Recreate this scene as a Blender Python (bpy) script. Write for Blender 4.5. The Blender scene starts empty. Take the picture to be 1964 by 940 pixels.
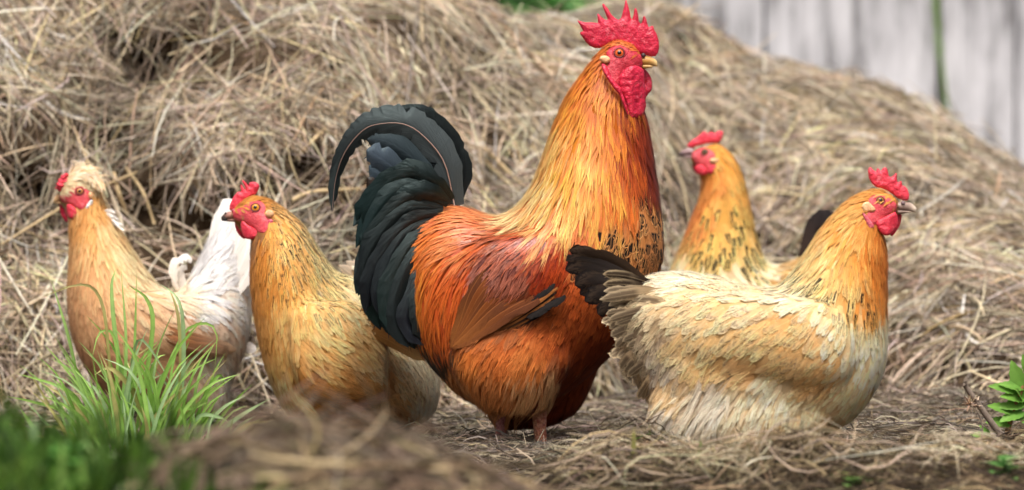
import bpy, bmesh, math, random
import numpy as np
from mathutils import Vector, Matrix, noise
from mathutils.bvhtree import BVHTree
from mathutils.geometry import delaunay_2d_cdt
random.seed(7); rng = np.random.default_rng(7)
S = bpy.context.scene
COL = S.collection
R = math.radians

# ------------------------------------------------------------------ camera, light
K = 0.00075          # metres per photo pixel at the rooster's distance
D0 = 4.1             # camera to rooster
CZ = 0.31            # camera height
cam = bpy.data.cameras.new('camera')
cam.sensor_width = 36.0
cam.lens = 36.0 * D0 / (1964 * K)
cam.clip_start = 0.05; cam.clip_end = 600
cam.dof.use_dof = True
cam.dof.focus_distance = D0 - 0.07
cam.dof.aperture_fstop = 3.4
cam_o = bpy.data.objects.new('camera', cam); COL.objects.link(cam_o)
cam_o.location = (0, -D0, CZ); cam_o.rotation_euler = (R(90), 0, 0)
S.camera = cam_o

SUN_EL, SUN_AZ = R(62), R(184)      # azimuth clockwise from +Y: from behind the camera's left shoulder
w = bpy.data.worlds.new('World'); S.world = w; w.use_nodes = True
nt = w.node_tree; nt.nodes.clear()
bg = nt.nodes.new('ShaderNodeBackground'); out = nt.nodes.new('ShaderNodeOutputWorld')
sky = nt.nodes.new('ShaderNodeTexSky'); sky.sky_type = 'NISHITA'; sky.sun_disc = False
sky.sun_elevation = SUN_EL; sky.sun_rotation = SUN_AZ
sky.air_density = 0.35; sky.dust_density = 10.0; sky.ozone_density = 0.3
bg.inputs[1].default_value = 0.11
nt.links.new(sky.outputs[0], bg.inputs[0]); nt.links.new(bg.outputs[0], out.inputs[0])
sl = bpy.data.lights.new('sun', 'SUN'); sl.energy = 1.5; sl.angle = R(20); sl.color = (1.0, 0.985, 0.965)
so = bpy.data.objects.new('sun', sl); COL.objects.link(so)
sd = Vector((math.sin(SUN_AZ) * math.cos(SUN_EL), math.cos(SUN_AZ) * math.cos(SUN_EL), math.sin(SUN_EL)))
so.rotation_euler = (-sd).to_track_quat('-Z', 'Y').to_euler()
so.location = sd * 20
S.view_settings.view_transform = 'Standard'; S.view_settings.look = 'None'
S.view_settings.exposure = 0.68; S.view_settings.gamma = 1.0

# ------------------------------------------------------------------ helpers
def lin(c):
    a = np.asarray(c, float) / 255.0
    return np.where(a <= 0.04045, a / 12.92, ((a + 0.055) / 1.055) ** 2.4)
def W(px, py, d=0.0):
    s = K * (D0 + d) / D0
    return Vector(((px - 982) * s, d, CZ + (470 - py) * s))
def toPx(P):
    P = np.asarray(P); s = K * (D0 + P[:, 1]) / D0
    return np.stack([P[:, 0] / s + 982, 470 - (P[:, 2] - CZ) / s], 1)
def cr(x0, y0, s, pts):
    return [(x0 + p[0] / s, y0 + p[1] / s) for p in pts]
def tag(o, label=None, cat=None, group=None, kind=None):
    if label: o['label'] = label
    if cat: o['category'] = cat
    if group: o['group'] = group
    if kind: o['kind'] = kind
    return o
def empty(name, loc, label, cat, group=None):
    o = bpy.data.objects.new(name, None); COL.objects.link(o); o.location = loc
    o.empty_display_size = 0.05
    return tag(o, label, cat, group)
def link(name, me, mat, parent=None, smooth=True, kind=None):
    o = bpy.data.objects.new(name, me); COL.objects.link(o)
    if mat and not me.materials: me.materials.append(mat)
    if smooth and len(me.polygons): me.polygons.foreach_set('use_smooth', np.ones(len(me.polygons), bool))
    if parent:
        o.parent = parent; o.matrix_parent_inverse = Matrix.Translation(-world_loc(parent))
    if kind: o['kind'] = kind
    return o
def world_loc(o):
    v = Vector((0, 0, 0))
    if o.type == 'EMPTY': return Vector(o.location)
    return v
def np_mesh(name, V, F, attrs=None):
    """V (n,3); F (m,k) equal polygons or list of such arrays"""
    me = bpy.data.meshes.new(name)
    V = np.ascontiguousarray(V, np.float32)
    Fs = F if isinstance(F, list) else [F]
    Fs = [np.asarray(f, np.int32) for f in Fs if len(f)]
    me.vertices.add(len(V)); me.vertices.foreach_set('co', V.ravel())
    idx = np.concatenate([f.ravel() for f in Fs])
    tot = np.concatenate([np.full(len(f), f.shape[1], np.int32) for f in Fs])
    st = np.concatenate([[0], np.cumsum(tot)[:-1]]).astype(np.int32)
    me.loops.add(len(idx)); me.loops.foreach_set('vertex_index', idx)
    me.polygons.add(len(tot)); me.polygons.foreach_set('loop_start', st); me.polygons.foreach_set('loop_total', tot)
    for k, (t, a) in (attrs or {}).items():
        at = me.attributes.new(k, t, 'POINT')
        at.data.foreach_set('color' if t == 'FLOAT_COLOR' else ('vector' if t == 'FLOAT_VECTOR' else 'value'),
                            np.ascontiguousarray(a, np.float32).ravel())
    me.update(calc_edges=True)
    return me
def rgba(c):
    c = np.asarray(c, float)
    return np.concatenate([c, np.ones(c.shape[:-1] + (1,))], -1)
def catmull(P, n):
    P = np.asarray(P, float); m = len(P)
    Q = np.vstack([2 * P[0] - P[1], P, 2 * P[-1] - P[-2]])
    t = np.linspace(0, m - 1, n); i = np.minimum(t.astype(int), m - 2); f = (t - i)[:, None]
    a, b, c, d = Q[i], Q[i + 1], Q[i + 2], Q[i + 3]
    return 0.5 * (2 * b + (c - a) * f + (2 * a - 5 * b + 4 * c - d) * f ** 2 + (3 * b - a - 3 * c + d) * f ** 3)
def in_poly(P, poly):
    x, y = P[:, 0], P[:, 1]; r = np.zeros(len(P), bool); n = len(poly)
    for i in range(n):
        (x1, y1), (x2, y2) = poly[i], poly[(i + 1) % n]
        c = ((y1 > y) != (y2 > y))
        if y1 != y2: r ^= c & (x < (x2 - x1) * (y - y1) / (y2 - y1) + x1)
    return r
def edge_dist(P, poly):
    best = np.full(len(P), 1e9)
    for i in range(len(poly)):
        a = np.array(poly[i], float); b = np.array(poly[(i + 1) % len(poly)], float); ab = b - a
        t = np.clip(((P - a) @ ab) / max(ab @ ab, 1e-9), 0, 1)
        best = np.minimum(best, np.linalg.norm(P - (a + t[:, None] * ab), axis=1))
    return best
def loft(secs, d=0.0, rings=40, segs=28):
    """secs: (Ax,Ay,Bx,By,halfdepth px,[depth offset px]) -> verts, faces"""
    s = np.array([tuple(q) + ((0,) if len(q) == 5 else ()) for q in secs], float)
    s = catmull(s, rings); V = []; F = []
    for q in s:
        sc = K * (D0 + d) / D0; dd = d + q[5] * sc
        a = np.array(W(q[0], q[1], dd)); b = np.array(W(q[2], q[3], dd)); c = (a + b) / 2; h = (a - b) / 2
        for j in range(segs):
            th = 2 * math.pi * j / segs
            V.append(c + h * math.cos(th) + np.array((0, -1, 0)) * math.sin(th) * max(q[4], 1) * sc)
    for i in range(rings - 1):
        for j in range(segs):
            k = (j + 1) % segs
            F.append((i * segs + j, i * segs + k, (i + 1) * segs + k, (i + 1) * segs + j))
    F.append(tuple(range(segs - 1, -1, -1))); F.append(tuple((rings - 1) * segs + j for j in range(segs)))
    return [tuple(v) for v in V], F
def pydata(name, V, F):
    me = bpy.data.meshes.new(name); me.from_pydata(V, [], F); me.update(); return me
def tube_mesh(name, pts, rad, segs=8, n=None):
    """round tube through 3-D points with a radius at each"""
    P = np.array([tuple(p) for p in pts], float); r = np.array(rad, float)
    if n:
        q = catmull(np.c_[P, r], n); P, r = q[:, :3], np.maximum(q[:, 3], 1e-4)
    V = []; F = []; ref = np.array((0.3, -0.8, 0.5))
    for i in range(len(P)):
        t = P[min(i + 1, len(P) - 1)] - P[max(i - 1, 0)]; t /= np.linalg.norm(t) + 1e-9
        a = np.cross(t, ref); a /= np.linalg.norm(a) + 1e-9; b = np.cross(t, a)
        for j in range(segs):
            th = 2 * math.pi * j / segs
            V.append(P[i] + r[i] * (a * math.cos(th) + b * math.sin(th)))
    for i in range(len(P) - 1):
        for j in range(segs):
            k = (j + 1) % segs
            F.append((i * segs + j, i * segs + k, (i + 1) * segs + k, (i + 1) * segs + j))
    F.append(tuple(range(segs))); F.append(tuple((len(P) - 1) * segs + j for j in range(segs - 1, -1, -1)))
    return pydata(name, [tuple(v) for v in V], F)

# ------------------------------------------------------------------ materials
class NB:
    """small node-graph writer"""
    def __init__(s, name):
        s.m = bpy.data.materials.new(name); s.m.use_nodes = True; s.t = s.m.node_tree; s.t.nodes.clear()
        s.o = s.t.nodes.new('ShaderNodeOutputMaterial'); s.p = s.t.nodes.new('ShaderNodeBsdfPrincipled')
        s.t.links.new(s.p.outputs[0], s.o.inputs[0])
    def n(s, t, **k):
        q = s.t.nodes.new(t)
        for a, b in k.items(): setattr(q, a, b)
        return q
    def put(s, sock, v):
        if isinstance(v, bpy.types.NodeSocket): s.t.links.new(v, sock)
        elif isinstance(v, (tuple, list, np.ndarray)):
            v = list(v); sock.default_value = (v + [1.0])[:4] if sock.type == 'RGBA' else v
        else: sock.default_value = v
    def set(s, **k):
        for a, b in k.items(): s.put(s.p.inputs[a.replace('_', ' ')], b)
    def math(s, op, a, b=0.0, c=0.0, clamp=False):
        q = s.n('ShaderNodeMath', operation=op, use_clamp=clamp)
        s.put(q.inputs[0], a); s.put(q.inputs[1], b); s.put(q.inputs[2], c); return q.outputs[0]
    def sstep(s, x, lo, hi):
        q = s.n('ShaderNodeMapRange', interpolation_type='SMOOTHSTEP')
        s.put(q.inputs[0], x); s.put(q.inputs[1], lo); s.put(q.inputs[2], hi); return q.outputs[0]
    def mix(s, f, a, b, mode='MIX'):
        q = s.n('ShaderNodeMix', data_type='RGBA', blend_type=mode)
        s.put(q.inputs[0], f); s.put(q.inputs[6], a); s.put(q.inputs[7], b); return q.outputs[2]
    def attr(s, name): return s.n('ShaderNodeAttribute', attribute_name=name)
    def noise(s, vec, scale, detail=3, rough=0.55):
        q = s.n('ShaderNodeTexNoise'); q.inputs['Scale'].default_value = scale
        q.inputs['Detail'].default_value = detail; q.inputs['Roughness'].default_value = rough
        if vec is not None: s.put(q.inputs['Vector'], vec)
        return q.outputs['Fac']
    def comb(s, x, y, z):
        q = s.n('ShaderNodeCombineXYZ'); s.put(q.inputs[0], x); s.put(q.inputs[1], y); s.put(q.inputs[2], z); return q.outputs[0]
    def sep(s, v):
        q = s.n('ShaderNodeSeparateXYZ'); s.put(q.inputs[0], v); return q.outputs
    def ramp(s, f, stops):
        q = s.n('ShaderNodeValToRGB'); e = q.color_ramp.elements
        while len(e) < len(stops): e.new(0.5)
        for i, (p, c) in enumerate(stops): e[i].position = p; e[i].color = tuple(c) + (1,)
        s.put(q.inputs[0], f); return q.outputs[0]
    def bump(s, h, strength, dist=0.001):
        q = s.n('ShaderNodeBump'); q.inputs['Strength'].default_value = strength; q.inputs['Distance'].default_value = dist
        s.put(q.inputs['Height'], h); s.put(s.p.inputs['Normal'], q.outputs[0])
    def obj(s): return s.n('ShaderNodeTexCoord').outputs['Object']
    def mapv(s, v, sc):
        q = s.n('ShaderNodeMapping'); q.inputs['Scale'].default_value = sc; s.put(q.inputs[0], v); return q.outputs[0]

def feather_material(name, rough, spec, sheen, tint=None, soft=0.6, trans=0.0, rib=0.35):
    b = NB(name)
    uv = b.sep(b.attr('fuv').outputs['Vector'])
    u, v, r = uv[0], uv[1], uv[2]
    root = b.attr('col_root').outputs['Color']; tip = b.attr('col_tip').outputs['Color']
    fx = b.sep(b.attr('fx').outputs['Vector'])
    au = b.math('ABSOLUTE', b.math('SUBTRACT', u, 0.5))
    c = b.mix(b.sstep(v, 0.25, 0.95), root, tip)
    # barbs: fine oblique streaks
    bar = b.math('SUBTRACT', v, b.math('MULTIPLY', au, 0.5))
    nz = b.noise(b.comb(b.math('MULTIPLY', bar, b.math('MULTIPLY_ADD', b.math('FLOOR', r), 26, 26)), b.math('MULTIPLY', u, 3.0), b.math('MULTIPLY', r, 91.0)), 1.0, 2)
    val = b.math('MULTIPLY_ADD', nz, 0.55, 0.72)
    q = b.n('ShaderNodeVectorMath', operation='SCALE'); b.put(q.inputs[0], c); b.put(q.inputs['Scale'], val); c = q.outputs[0]
    # dark centre stripe towards the tip
    wob = b.noise(b.comb(b.math('MULTIPLY', v, 9), b.math('MULTIPLY', u, 9), b.math('MULTIPLY', r, 57.0)), 1.0, 2)
    st = b.math('MULTIPLY', b.math('SUBTRACT', 1.0, b.sstep(au, 0.24, 0.4)), b.sstep(v, 0.4, 0.52))
    st = b.math('MULTIPLY', st, b.math('SUBTRACT', 1.0, b.sstep(v, 0.9, 0.99)))
    st = b.math('MULTIPLY', b.math('MULTIPLY', st, fx[0]), b.sstep(wob, 0.12, 0.28), clamp=True)
    # dark lacing / spangle near the tip edge
    rad = b.math('ADD', b.math('MULTIPLY', b.math('POWER', au, 2.0), 1.3), v)
    cres = b.math('MULTIPLY', b.sstep(rad, 0.62, 0.84), b.math('SUBTRACT', 1.0, b.sstep(rad, 0.96, 1.03)))
    cres = b.math('MULTIPLY', b.math('MULTIPLY', cres, fx[1]), b.sstep(wob, 0.3, 0.62), clamp=True)
    m = b.math('MAXIMUM', st, cres)
    c = b.mix(m, c, b.attr('col_mark').outputs['Color'])
    sh = b.math('SUBTRACT', 1.0, b.sstep(au, 0.012, 0.05))
    sc_ = b.n('ShaderNodeVectorMath', operation='SCALE'); b.put(sc_.inputs[0], tip); sc_.inputs['Scale'].default_value = 1.5
    c = b.mix(b.math('MULTIPLY', sh, 0.3), c, sc_.outputs[0])
    b.set(Base_Color=c, Roughness=b.math('SUBTRACT', rough, b.math('MULTIPLY', fx[2], 0.25)), Specular_IOR_Level=spec,
          Sheen_Weight=sheen, Sheen_Roughness=0.45)
    if tint: b.set(Specular_Tint=tint)
    # vanes shade mostly as the soft surface they lie on
    g = b.n('ShaderNodeNewGeometry'); mx = b.n('ShaderNodeMix', data_type='VECTOR'); mx.inputs[0].default_value = soft
    b.put(mx.inputs[4], g.outputs['Normal']); b.put(mx.inputs[5], b.attr('bn').outputs['Vector'])
    nm = b.n('ShaderNodeVectorMath', operation='NORMALIZE'); b.put(nm.inputs[0], mx.outputs[1])
    bp = b.n('ShaderNodeBump'); bp.inputs['Strength'].default_value = rib; bp.inputs['Distance'].default_value = 0.0008
    b.put(bp.inputs['Height'], nz); b.put(bp.inputs['Normal'], nm.outputs[0]); b.put(b.p.inputs['Normal'], bp.outputs[0])
    if trans:
        tl = b.n('ShaderNodeBsdfTranslucent'); b.put(tl.inputs[0], c); ms = b.n('ShaderNodeMixShader'); ms.inputs[0].default_value = trans
        b.t.links.new(b.p.outputs[0], ms.inputs[1]); b.t.links.new(tl.outputs[0], ms.inputs[2]); b.t.links.new(ms.outputs[0], b.o.inputs[0])
    return b.m
M_FEATHER = feather_material('feather', 0.7, 0.15, 0.04, soft=0.74, trans=0.18)
M_GLOSSY = feather_material('glossy_feather', 0.48, 0.5, 0.02, soft=0.62, trans=0.12)
M_BLACK = feather_material('black_feather', 0.38, 0.7, 0.0, (0.7, 0.95, 0.95, 1), soft=0.1, rib=.8)

def skin_material(name, c1, c2, rough=0.5, cell=420, bs=.3):
    b = NB(name); co = b.obj()
    v = b.n('ShaderNodeTexVoronoi'); v.inputs['Scale'].default_value = cell; b.put(v.inputs['Vector'], co)
    n1 = b.noise(co, 140, 4)
    f = b.math('ADD', b.math('MULTIPLY_ADD', b.noise(co, 45, 3), .9, b.math('MULTIPLY_ADD', n1, 0.6, -.3)), b.math('MULTIPLY', v.outputs['Distance'], 0.35))
    dry = b.math('MULTIPLY', b.sstep(b.noise(co, 75, 5, .7), 0.54, 0.72), 0.45)
    cc = b.mix(dry, b.mix(b.sstep(f, 0.3, 0.95), lin(c2), lin(c1)), np.minimum(lin(c1) * .75 + .2, .8))
    b.set(Base_Color=cc, Roughness=rough, Subsurface_Weight=0.25,
          Subsurface_Radius=(0.006, 0.002, 0.001), Specular_IOR_Level=0.4)
    b.p.inputs['Subsurface Scale'].default_value = 0.6
    h = b.math('SUBTRACT', b.math('MULTIPLY', n1, 1.4), v.outputs['Distance'])
    b.bump(h, bs, 0.0025)
    return b.m
M_COMB = skin_material('comb_skin', (222, 52, 82), (170, 18, 48), 0.42)
M_COMB2 = skin_material('hen_comb_skin', (228, 70, 88), (196, 36, 58), 0.5)
M_FACE = skin_material('face_skin', (206, 62, 78), (165, 32, 50), 0.5, 480)
M_FACE2 = skin_material('hen_face_skin', (222, 92, 98), (190, 52, 66), 0.55, 480)
M_LID = skin_material('eyelid_skin', (128, 52, 50), (88, 30, 32), 0.45, 480)
M_LOBE = skin_material('cream_lobe_skin', (232, 196, 150), (214, 150, 104), 0.5)
M_PINKLOBE = skin_material('pink_lobe_skin', (214, 110, 122), (186, 66, 86), 0.5)
M_WHITELOBE = skin_material('white_lobe_skin', (232, 230, 226), (206, 192, 186), 0.5)
M_SHANK = skin_material('shank_skin', (196, 160, 112), (150, 84, 72), 0.55, 260, 0.9)

def plain(name, c, rough=0.5, spec=0.5, coat=0.0, var=0.25, sc=120):
    b = NB(name); n1 = b.noise(b.obj(), sc, 4)
    d = lin(c)
    b.set(Base_Color=b.mix(n1, d * (1 - var), np.minimum(d * (1 + var), 0.95)), Roughness=rough, Specular_IOR_Level=spec, Coat_Weight=coat)
    b.p.inputs['Coat Roughness'].default_value = 0.03
    return b.m
M_PUPIL = plain('pupil', (6, 5, 4), 0.12, 0.5, 0.3)
M_CLAW = plain('claw', (96, 80, 62), 0.4)
def iris(c): return plain('iris', c, 0.3, 0.3, 0.1, 0.3, 400)
def beak_material(name, base, tip):
    b = NB(name); c = b.mix(b.sstep(b.attr('tipness').outputs['Fac'], 0.35, 0.85), lin(base), lin(tip))
    n1 = b.noise(b.obj(), 260, 4)
    q = b.n('ShaderNodeVectorMath', operation='SCALE'); b.put(q.inputs[0], c); b.put(q.inputs['Scale'], b.math('MULTIPLY_ADD', n1, 0.7, 0.6))
    b.set(Base_Color=q.outputs[0], Roughness=0.38); b.bump(n1, 0.25, 0.001)
    return b.m
def attr_material(name, rough=0.75, spec=0.2, trans=0.0, streak=0.0):
    b = NB(name); c = b.attr('col').outputs['Color']
    n1 = b.noise(b.obj(), 90, 3)
    q = b.n('ShaderNodeVectorMath', operation='SCALE'); b.put(q.inputs[0], c); b.put(q.inputs['Scale'], b.math('MULTIPLY_ADD', n1, 0.6, 0.7))
    b.set(Base_Color=q.outputs[0], Roughness=rough, Specular_IOR_Level=spec)
    if trans:
        t = b.n('ShaderNodeBsdfTranslucent'); b.put(t.inputs[0], q.outputs[0])
        mx = b.n('ShaderNodeMixShader'); mx.inputs[0].default_value = trans
        b.t.links.new(b.p.outputs[0], mx.inputs[1]); b.t.links.new(t.outputs[0], mx.inputs[2]); b.t.links.new(mx.outputs[0], b.o.inputs[0])
    return b.m
M_SKINBASE = attr_material('underplumage', 0.9, 0.1)
M_STRAW = attr_material('straw', 0.6, 0.3, 0.15)
M_GRASS = attr_material('green_grass', 0.45, 0.4, 0.35)
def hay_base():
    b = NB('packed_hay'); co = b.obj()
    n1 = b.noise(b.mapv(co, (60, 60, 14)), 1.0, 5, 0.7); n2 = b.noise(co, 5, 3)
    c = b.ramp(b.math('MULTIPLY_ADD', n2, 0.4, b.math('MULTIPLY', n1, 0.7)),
               [(0.3, lin((34, 27, 20))), (0.55, lin((66, 54, 41))), (0.8, lin((116, 99, 76)))])  # base kept very dark to paint deep shade into gaps between straws
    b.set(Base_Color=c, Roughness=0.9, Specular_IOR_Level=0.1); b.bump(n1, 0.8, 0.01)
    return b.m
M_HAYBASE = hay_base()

# ------------------------------------------------------------------ bird machinery
ROWT = np.array([0, 0.3, 0.6, 0.85, 1.0])
WR = np.array([0.55, 0.95, 1.0, 0.74, 0.16]); WP = np.array([0.5, 0.9, 0.8, 0.42, 0.04])
def plume(c):
    a = lin(c); y = a @ np.array((.3, .59, .11)); return (a * .95 + y * .05) * .94
def ctl(x, y, ang, L, Wd, root, tip, reg, stripe=0, lace=0, gloss=0, lift=0.045, pt=0.3, fl=0, mark=(30, 25, 22), jit=8):
    if stripe > .3 and pt > .45: Wd *= 1.45; pt = min(pt, .45)
    return dict(p=(x, y), a=R(ang), L=L, W=Wd, root=plume(root), tip=plume(tip), reg=reg, fx=(stripe, lace, gloss), lift=lift,
                pt=pt, fl=fl, mark=lin(mark), jit=R(jit))
class Soup:
    def __init__(s): s.V = []; s.uv = []; s.r = []; s.t = []; s.m = []; s.fx = []; s.bn = []; s.F4 = []; s.F3 = []; s.n = 0
    def mesh(s, name):
        V = np.concatenate(s.V)
        return np_mesh(name, V, [np.concatenate(s.F4) if s.F4 else np.zeros((0, 4), int), np.concatenate(s.F3) if s.F3 else np.zeros((0, 3), int)],
            dict(fuv=('FLOAT_VECTOR', np.concatenate(s.uv)), col_root=('FLOAT_COLOR', rgba(np.concatenate(s.r))),
                 col_tip=('FLOAT_COLOR', rgba(np.concatenate(s.t))), col_mark=('FLOAT_COLOR', rgba(np.concatenate(s.m))),
                 fx=('FLOAT_VECTOR', np.concatenate(s.fx)), bn=('FLOAT_VECTOR', np.concatenate(s.bn))))
    def add(s, V, uv, root, tip, mark, fx, F4=None, F3=None, bn=(0, -0.6, 0.8)):
        n = len(V); s.bn.append(np.broadcast_to(np.asarray(bn, float), (n, 3))); s.V.append(V); s.uv.append(uv)
        for lst, c in ((s.r, root), (s.t, tip), (s.m, mark), (s.fx, fx)): lst.append(np.broadcast_to(np.asarray(c, float), (n, 3)))
        if F4 is not None: s.F4.append(F4 + s.n)
        if F3 is not None: s.F3.append(F3 + s.n)
        s.n += n
QF = np.array([(3 * i + a, 3 * i + a + 1, 3 * i + a + 4, 3 * i + a + 3) for i in range(4) for a in (0, 1)])
SF4 = np.array([(0, 1, 3, 2)]); SF3 = np.array([(2, 3, 4)])

def body_mesh(name, lofts, d, voxel=0.006):
    V = []; F = []
    for L in lofts:
        v, f = loft(L, d); o = len(V); V += v; F += [tuple(i + o for i in q) for q in f]
    me = pydata(name, V, F); ob = bpy.data.objects.new('tmp', me); COL.objects.link(ob)
    md = ob.modifiers.new('r', 'REMESH'); md.mode = 'VOXEL'; md.voxel_size = voxel
    ms = ob.modifiers.new('s', 'SMOOTH'); ms.iterations = 5; ms.factor = 0.5
    dg = bpy.context.evaluated_depsgraph_get(); dg.update()
    res = bpy.data.meshes.new_from_object(ob.evaluated_get(dg), depsgraph=dg)
    bpy.data.objects.remove(ob); res.name = name
    return res

def field(ctls, P, power=3.7):
    C = np.array([c['p'] for c in ctls]); dist = np.linalg.norm(P[:, None] - C[None], axis=2) + 3
    w = dist ** -power; return w / w.sum(1, keepdims=True)

def plumage(root_o, me, ctls, bare, mats, cover=3.4, size=1.0, wisps=3, soften=0.0, vary=0.08):
    """grow shingled feathers over the body mesh; ctls are the plumage tracts"""
    co = np.empty(len(me.vertices) * 3); me.vertices.foreach_get('co', co); co = co.reshape(-1, 3)
    me.calc_loop_triangles(); tri = np.empty(len(me.loop_triangles) * 3, int); me.loop_triangles.foreach_get('vertices', tri); tri = tri.reshape(-1, 3)
    AR = np.array([c['root'] for c in ctls]); AT = np.array([c['tip'] for c in ctls])
    # colour of the skin below the feathers
    A = lambda k: np.array([c[k] for c in ctls], float)
    wv = field(ctls, toPx(co)); base = wv @ (0.65 * A('root') + 0.15 * A('tip'))
    at = me.attributes.new('col', 'FLOAT_COLOR', 'POINT'); at.data.foreach_set('color', rgba(base).astype(np.float32).ravel())
    bvh = BVHTree.FromPolygons([tuple(c) for c in co], [tuple(t) for t in tri])
    a, b, c = co[tri[:, 0]], co[tri[:, 1]], co[tri[:, 2]]; nn = np.cross(b - a, c - a); ar = np.linalg.norm(nn, axis=1) / 2
    sc = K * (D0 + root_o.location.y) / D0
    area = ar.sum() / sc ** 2
    Ls, Ws = A('L') * (0.5 + 0.5 * size), A('W') * size; rho = cover / (Ls * Ws).min()
    N = int(area * rho)
    k = rng.choice(len(tri), N, p=ar / ar.sum()); r1 = np.sqrt(rng.random(N)); r2 = rng.random(N)
    P = (1 - r1)[:, None] * a[k] + (r1 * (1 - r2))[:, None] * b[k] + (r1 * r2)[:, None] * c[k]
    Nn = nn[k] / (np.linalg.norm(nn[k], axis=1, keepdims=True) + 1e-12)
    px = toPx(P); wt = field(ctls, px + np.array([(noise.noise(Vector((q[0], q[1], 3)) * .035), noise.noise(Vector((q[0], q[1], 9)) * .035)) for q in px]) * 26 + rng.normal(0, 5, px.shape))
    L = wt @ Ls; Wd = wt @ Ws
    keep = rng.random(N) < (Ls * Ws).min() / (L * Wd)
    for poly in bare: keep &= ~in_poly(px, poly)
    idx = np.nonzero(keep)[0]
    ca, sa = np.cos(A('a')), np.sin(A('a'))
    soups = {}
    for i in idx:
        wi = wt[i]; wj = wi ** 1.5; j = rng.choice(len(ctls), p=wj / wj.sum()); q = ctls[j]; dom = ctls[int(wi.argmax())]
        ang = math.atan2(wi @ sa, wi @ ca)
        n = Nn[i]; d = np.array((math.cos(ang), 0, -math.sin(ang)))
        d = d - n * (d @ n); ln = np.linalg.norm(d)
        if ln < 0.2:
            d = np.array((math.cos(ang), -0.6 * np.sign(n[1]), -math.sin(ang))) + np.array((0, 0, -0.5)); d = d - n * (d @ n); ln = np.linalg.norm(d) + 1e-9
        d /= ln
        th = rng.normal() * dom['jit']; side = np.cross(n, d); d = d * math.cos(th) + side * math.sin(th)
        l = L[i] * sc * rng.uniform(0.75, 1.2); wd = Wd[i] * sc * rng.uniform(0.8, 1.2) / 2
        lift = dom['lift'] * l * rng.uniform(0.5, 1.6)
        wprof = WR * (1 - dom['pt']) + WP * dom['pt']
        V = np.empty((15, 3)); BN = np.empty((15, 3)); uv = np.empty((15, 3)); rid = rng.random()
        p = P[i]; cur = p.copy(); dd = d; prev = 0
        for r_ in range(5):
            t = ROWT[r_]
            if r_:
                tgt = cur + dd * l * (t - prev); prev = t
                h = bvh.find_nearest(Vector(tgt))
                if h[0] is not None:
                    hn = np.array(h[1]); hp = np.array(h[0])
                    if np.linalg.norm(hp - tgt) < 0.35 * l: 
                        nd = hp - cur; n2 = np.linalg.norm(nd)
                        cur = hp; n = hn
                        if n2 > 1e-5: dd = nd / n2
                    else: cur = tgt
                else: cur = tgt
            s_ = np.cross(n, dd); s_ /= np.linalg.norm(s_) + 1e-9
            hgt = 0.0008 + lift * t ** 1.3 + 0.0006 * rid
            c0 = cur + n * hgt; ww = wd * wprof[r_] * (1 + 0.12 * rng.normal())
            V[3 * r_] = c0 - s_ * ww - n * ww * 0.22; V[3 * r_ + 1] = c0; V[3 * r_ + 2] = c0 + s_ * ww - n * ww * 0.22
            BN[3 * r_:3 * r_ + 3] = n; uv[3 * r_:3 * r_ + 3] = ((0, t, rid), (0.5, t, rid), (1, t, rid))
        br = 1 + vary * rng.normal(); hue = 1 + 0.035 * rng.normal(3); wc = wi ** 1.6; wc /= wc.sum()
        cr_ = 0.6 * (wc @ AR) + 0.4 * q['root']; ct_ = 0.6 * (wc @ AT) + 0.4 * q['tip']
        if soften: cr_ = cr_ * (1 - soften) + ct_ * soften
        ro = np.clip(cr_ * br * hue, 0, 0.82); ti = np.clip(ct_ * br * hue, 0, 0.82)
        S_ = soups.setdefault(dom['reg'], Soup())
        S_.add(V, uv, ro, ti, q['mark'], dom['fx'], QF, bn=BN)
        # loose barbs that break the edge of the vane
        for _ in range(wisps + int(dom['fl'] * 5)):
            e = rng.uniform(-0.9, 0.9); f = rng.uniform(0.05, 0.42) * (1 + dom['fl'])
            i0, i1 = (2, 4) if rng.random() < 0.7 else (1, 3)
            q0 = V[3 * i0 + 1] + (V[3 * i0 + 2] - V[3 * i0]) * 0.45 * e + n * 0.0006
            q2 = V[3 * i1 + 1] + dd * l * f + s_ * wd * e * rng.uniform(0.6, 1.5) + n * (0.0006 + dom['fl'] * 0.1 * l * rng.random())
            q1 = q0 * 0.45 + q2 * 0.55 + n * 0.001
            hw = 0.5 * sc * rng.uniform(0.6, 1.3)
            SV = np.array((q0 - s_ * hw, q0 + s_ * hw, q1 - s_ * hw * .8, q1 + s_ * hw * .8, q2))
            t0 = ROWT[i0]
            su = np.array(((.3, t0, rid), (.3, t0, rid), (.3, .8, rid), (.3, .8, rid), (.3, 1, rid)))
            bb = rng.uniform(0.8, 1.5)
            S_.add(SV, su, np.clip(ro * bb, 0, .88), np.clip(ti * bb, 0, .88), q['mark'], (0, 0, dom['fx'][2]), SF4, SF3, bn=n)
    for reg, S_ in soups.items():
        link(reg, S_.mesh(reg), mats.get(reg, mats['*']), root_o, kind='stuff')
    return bvh

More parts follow.
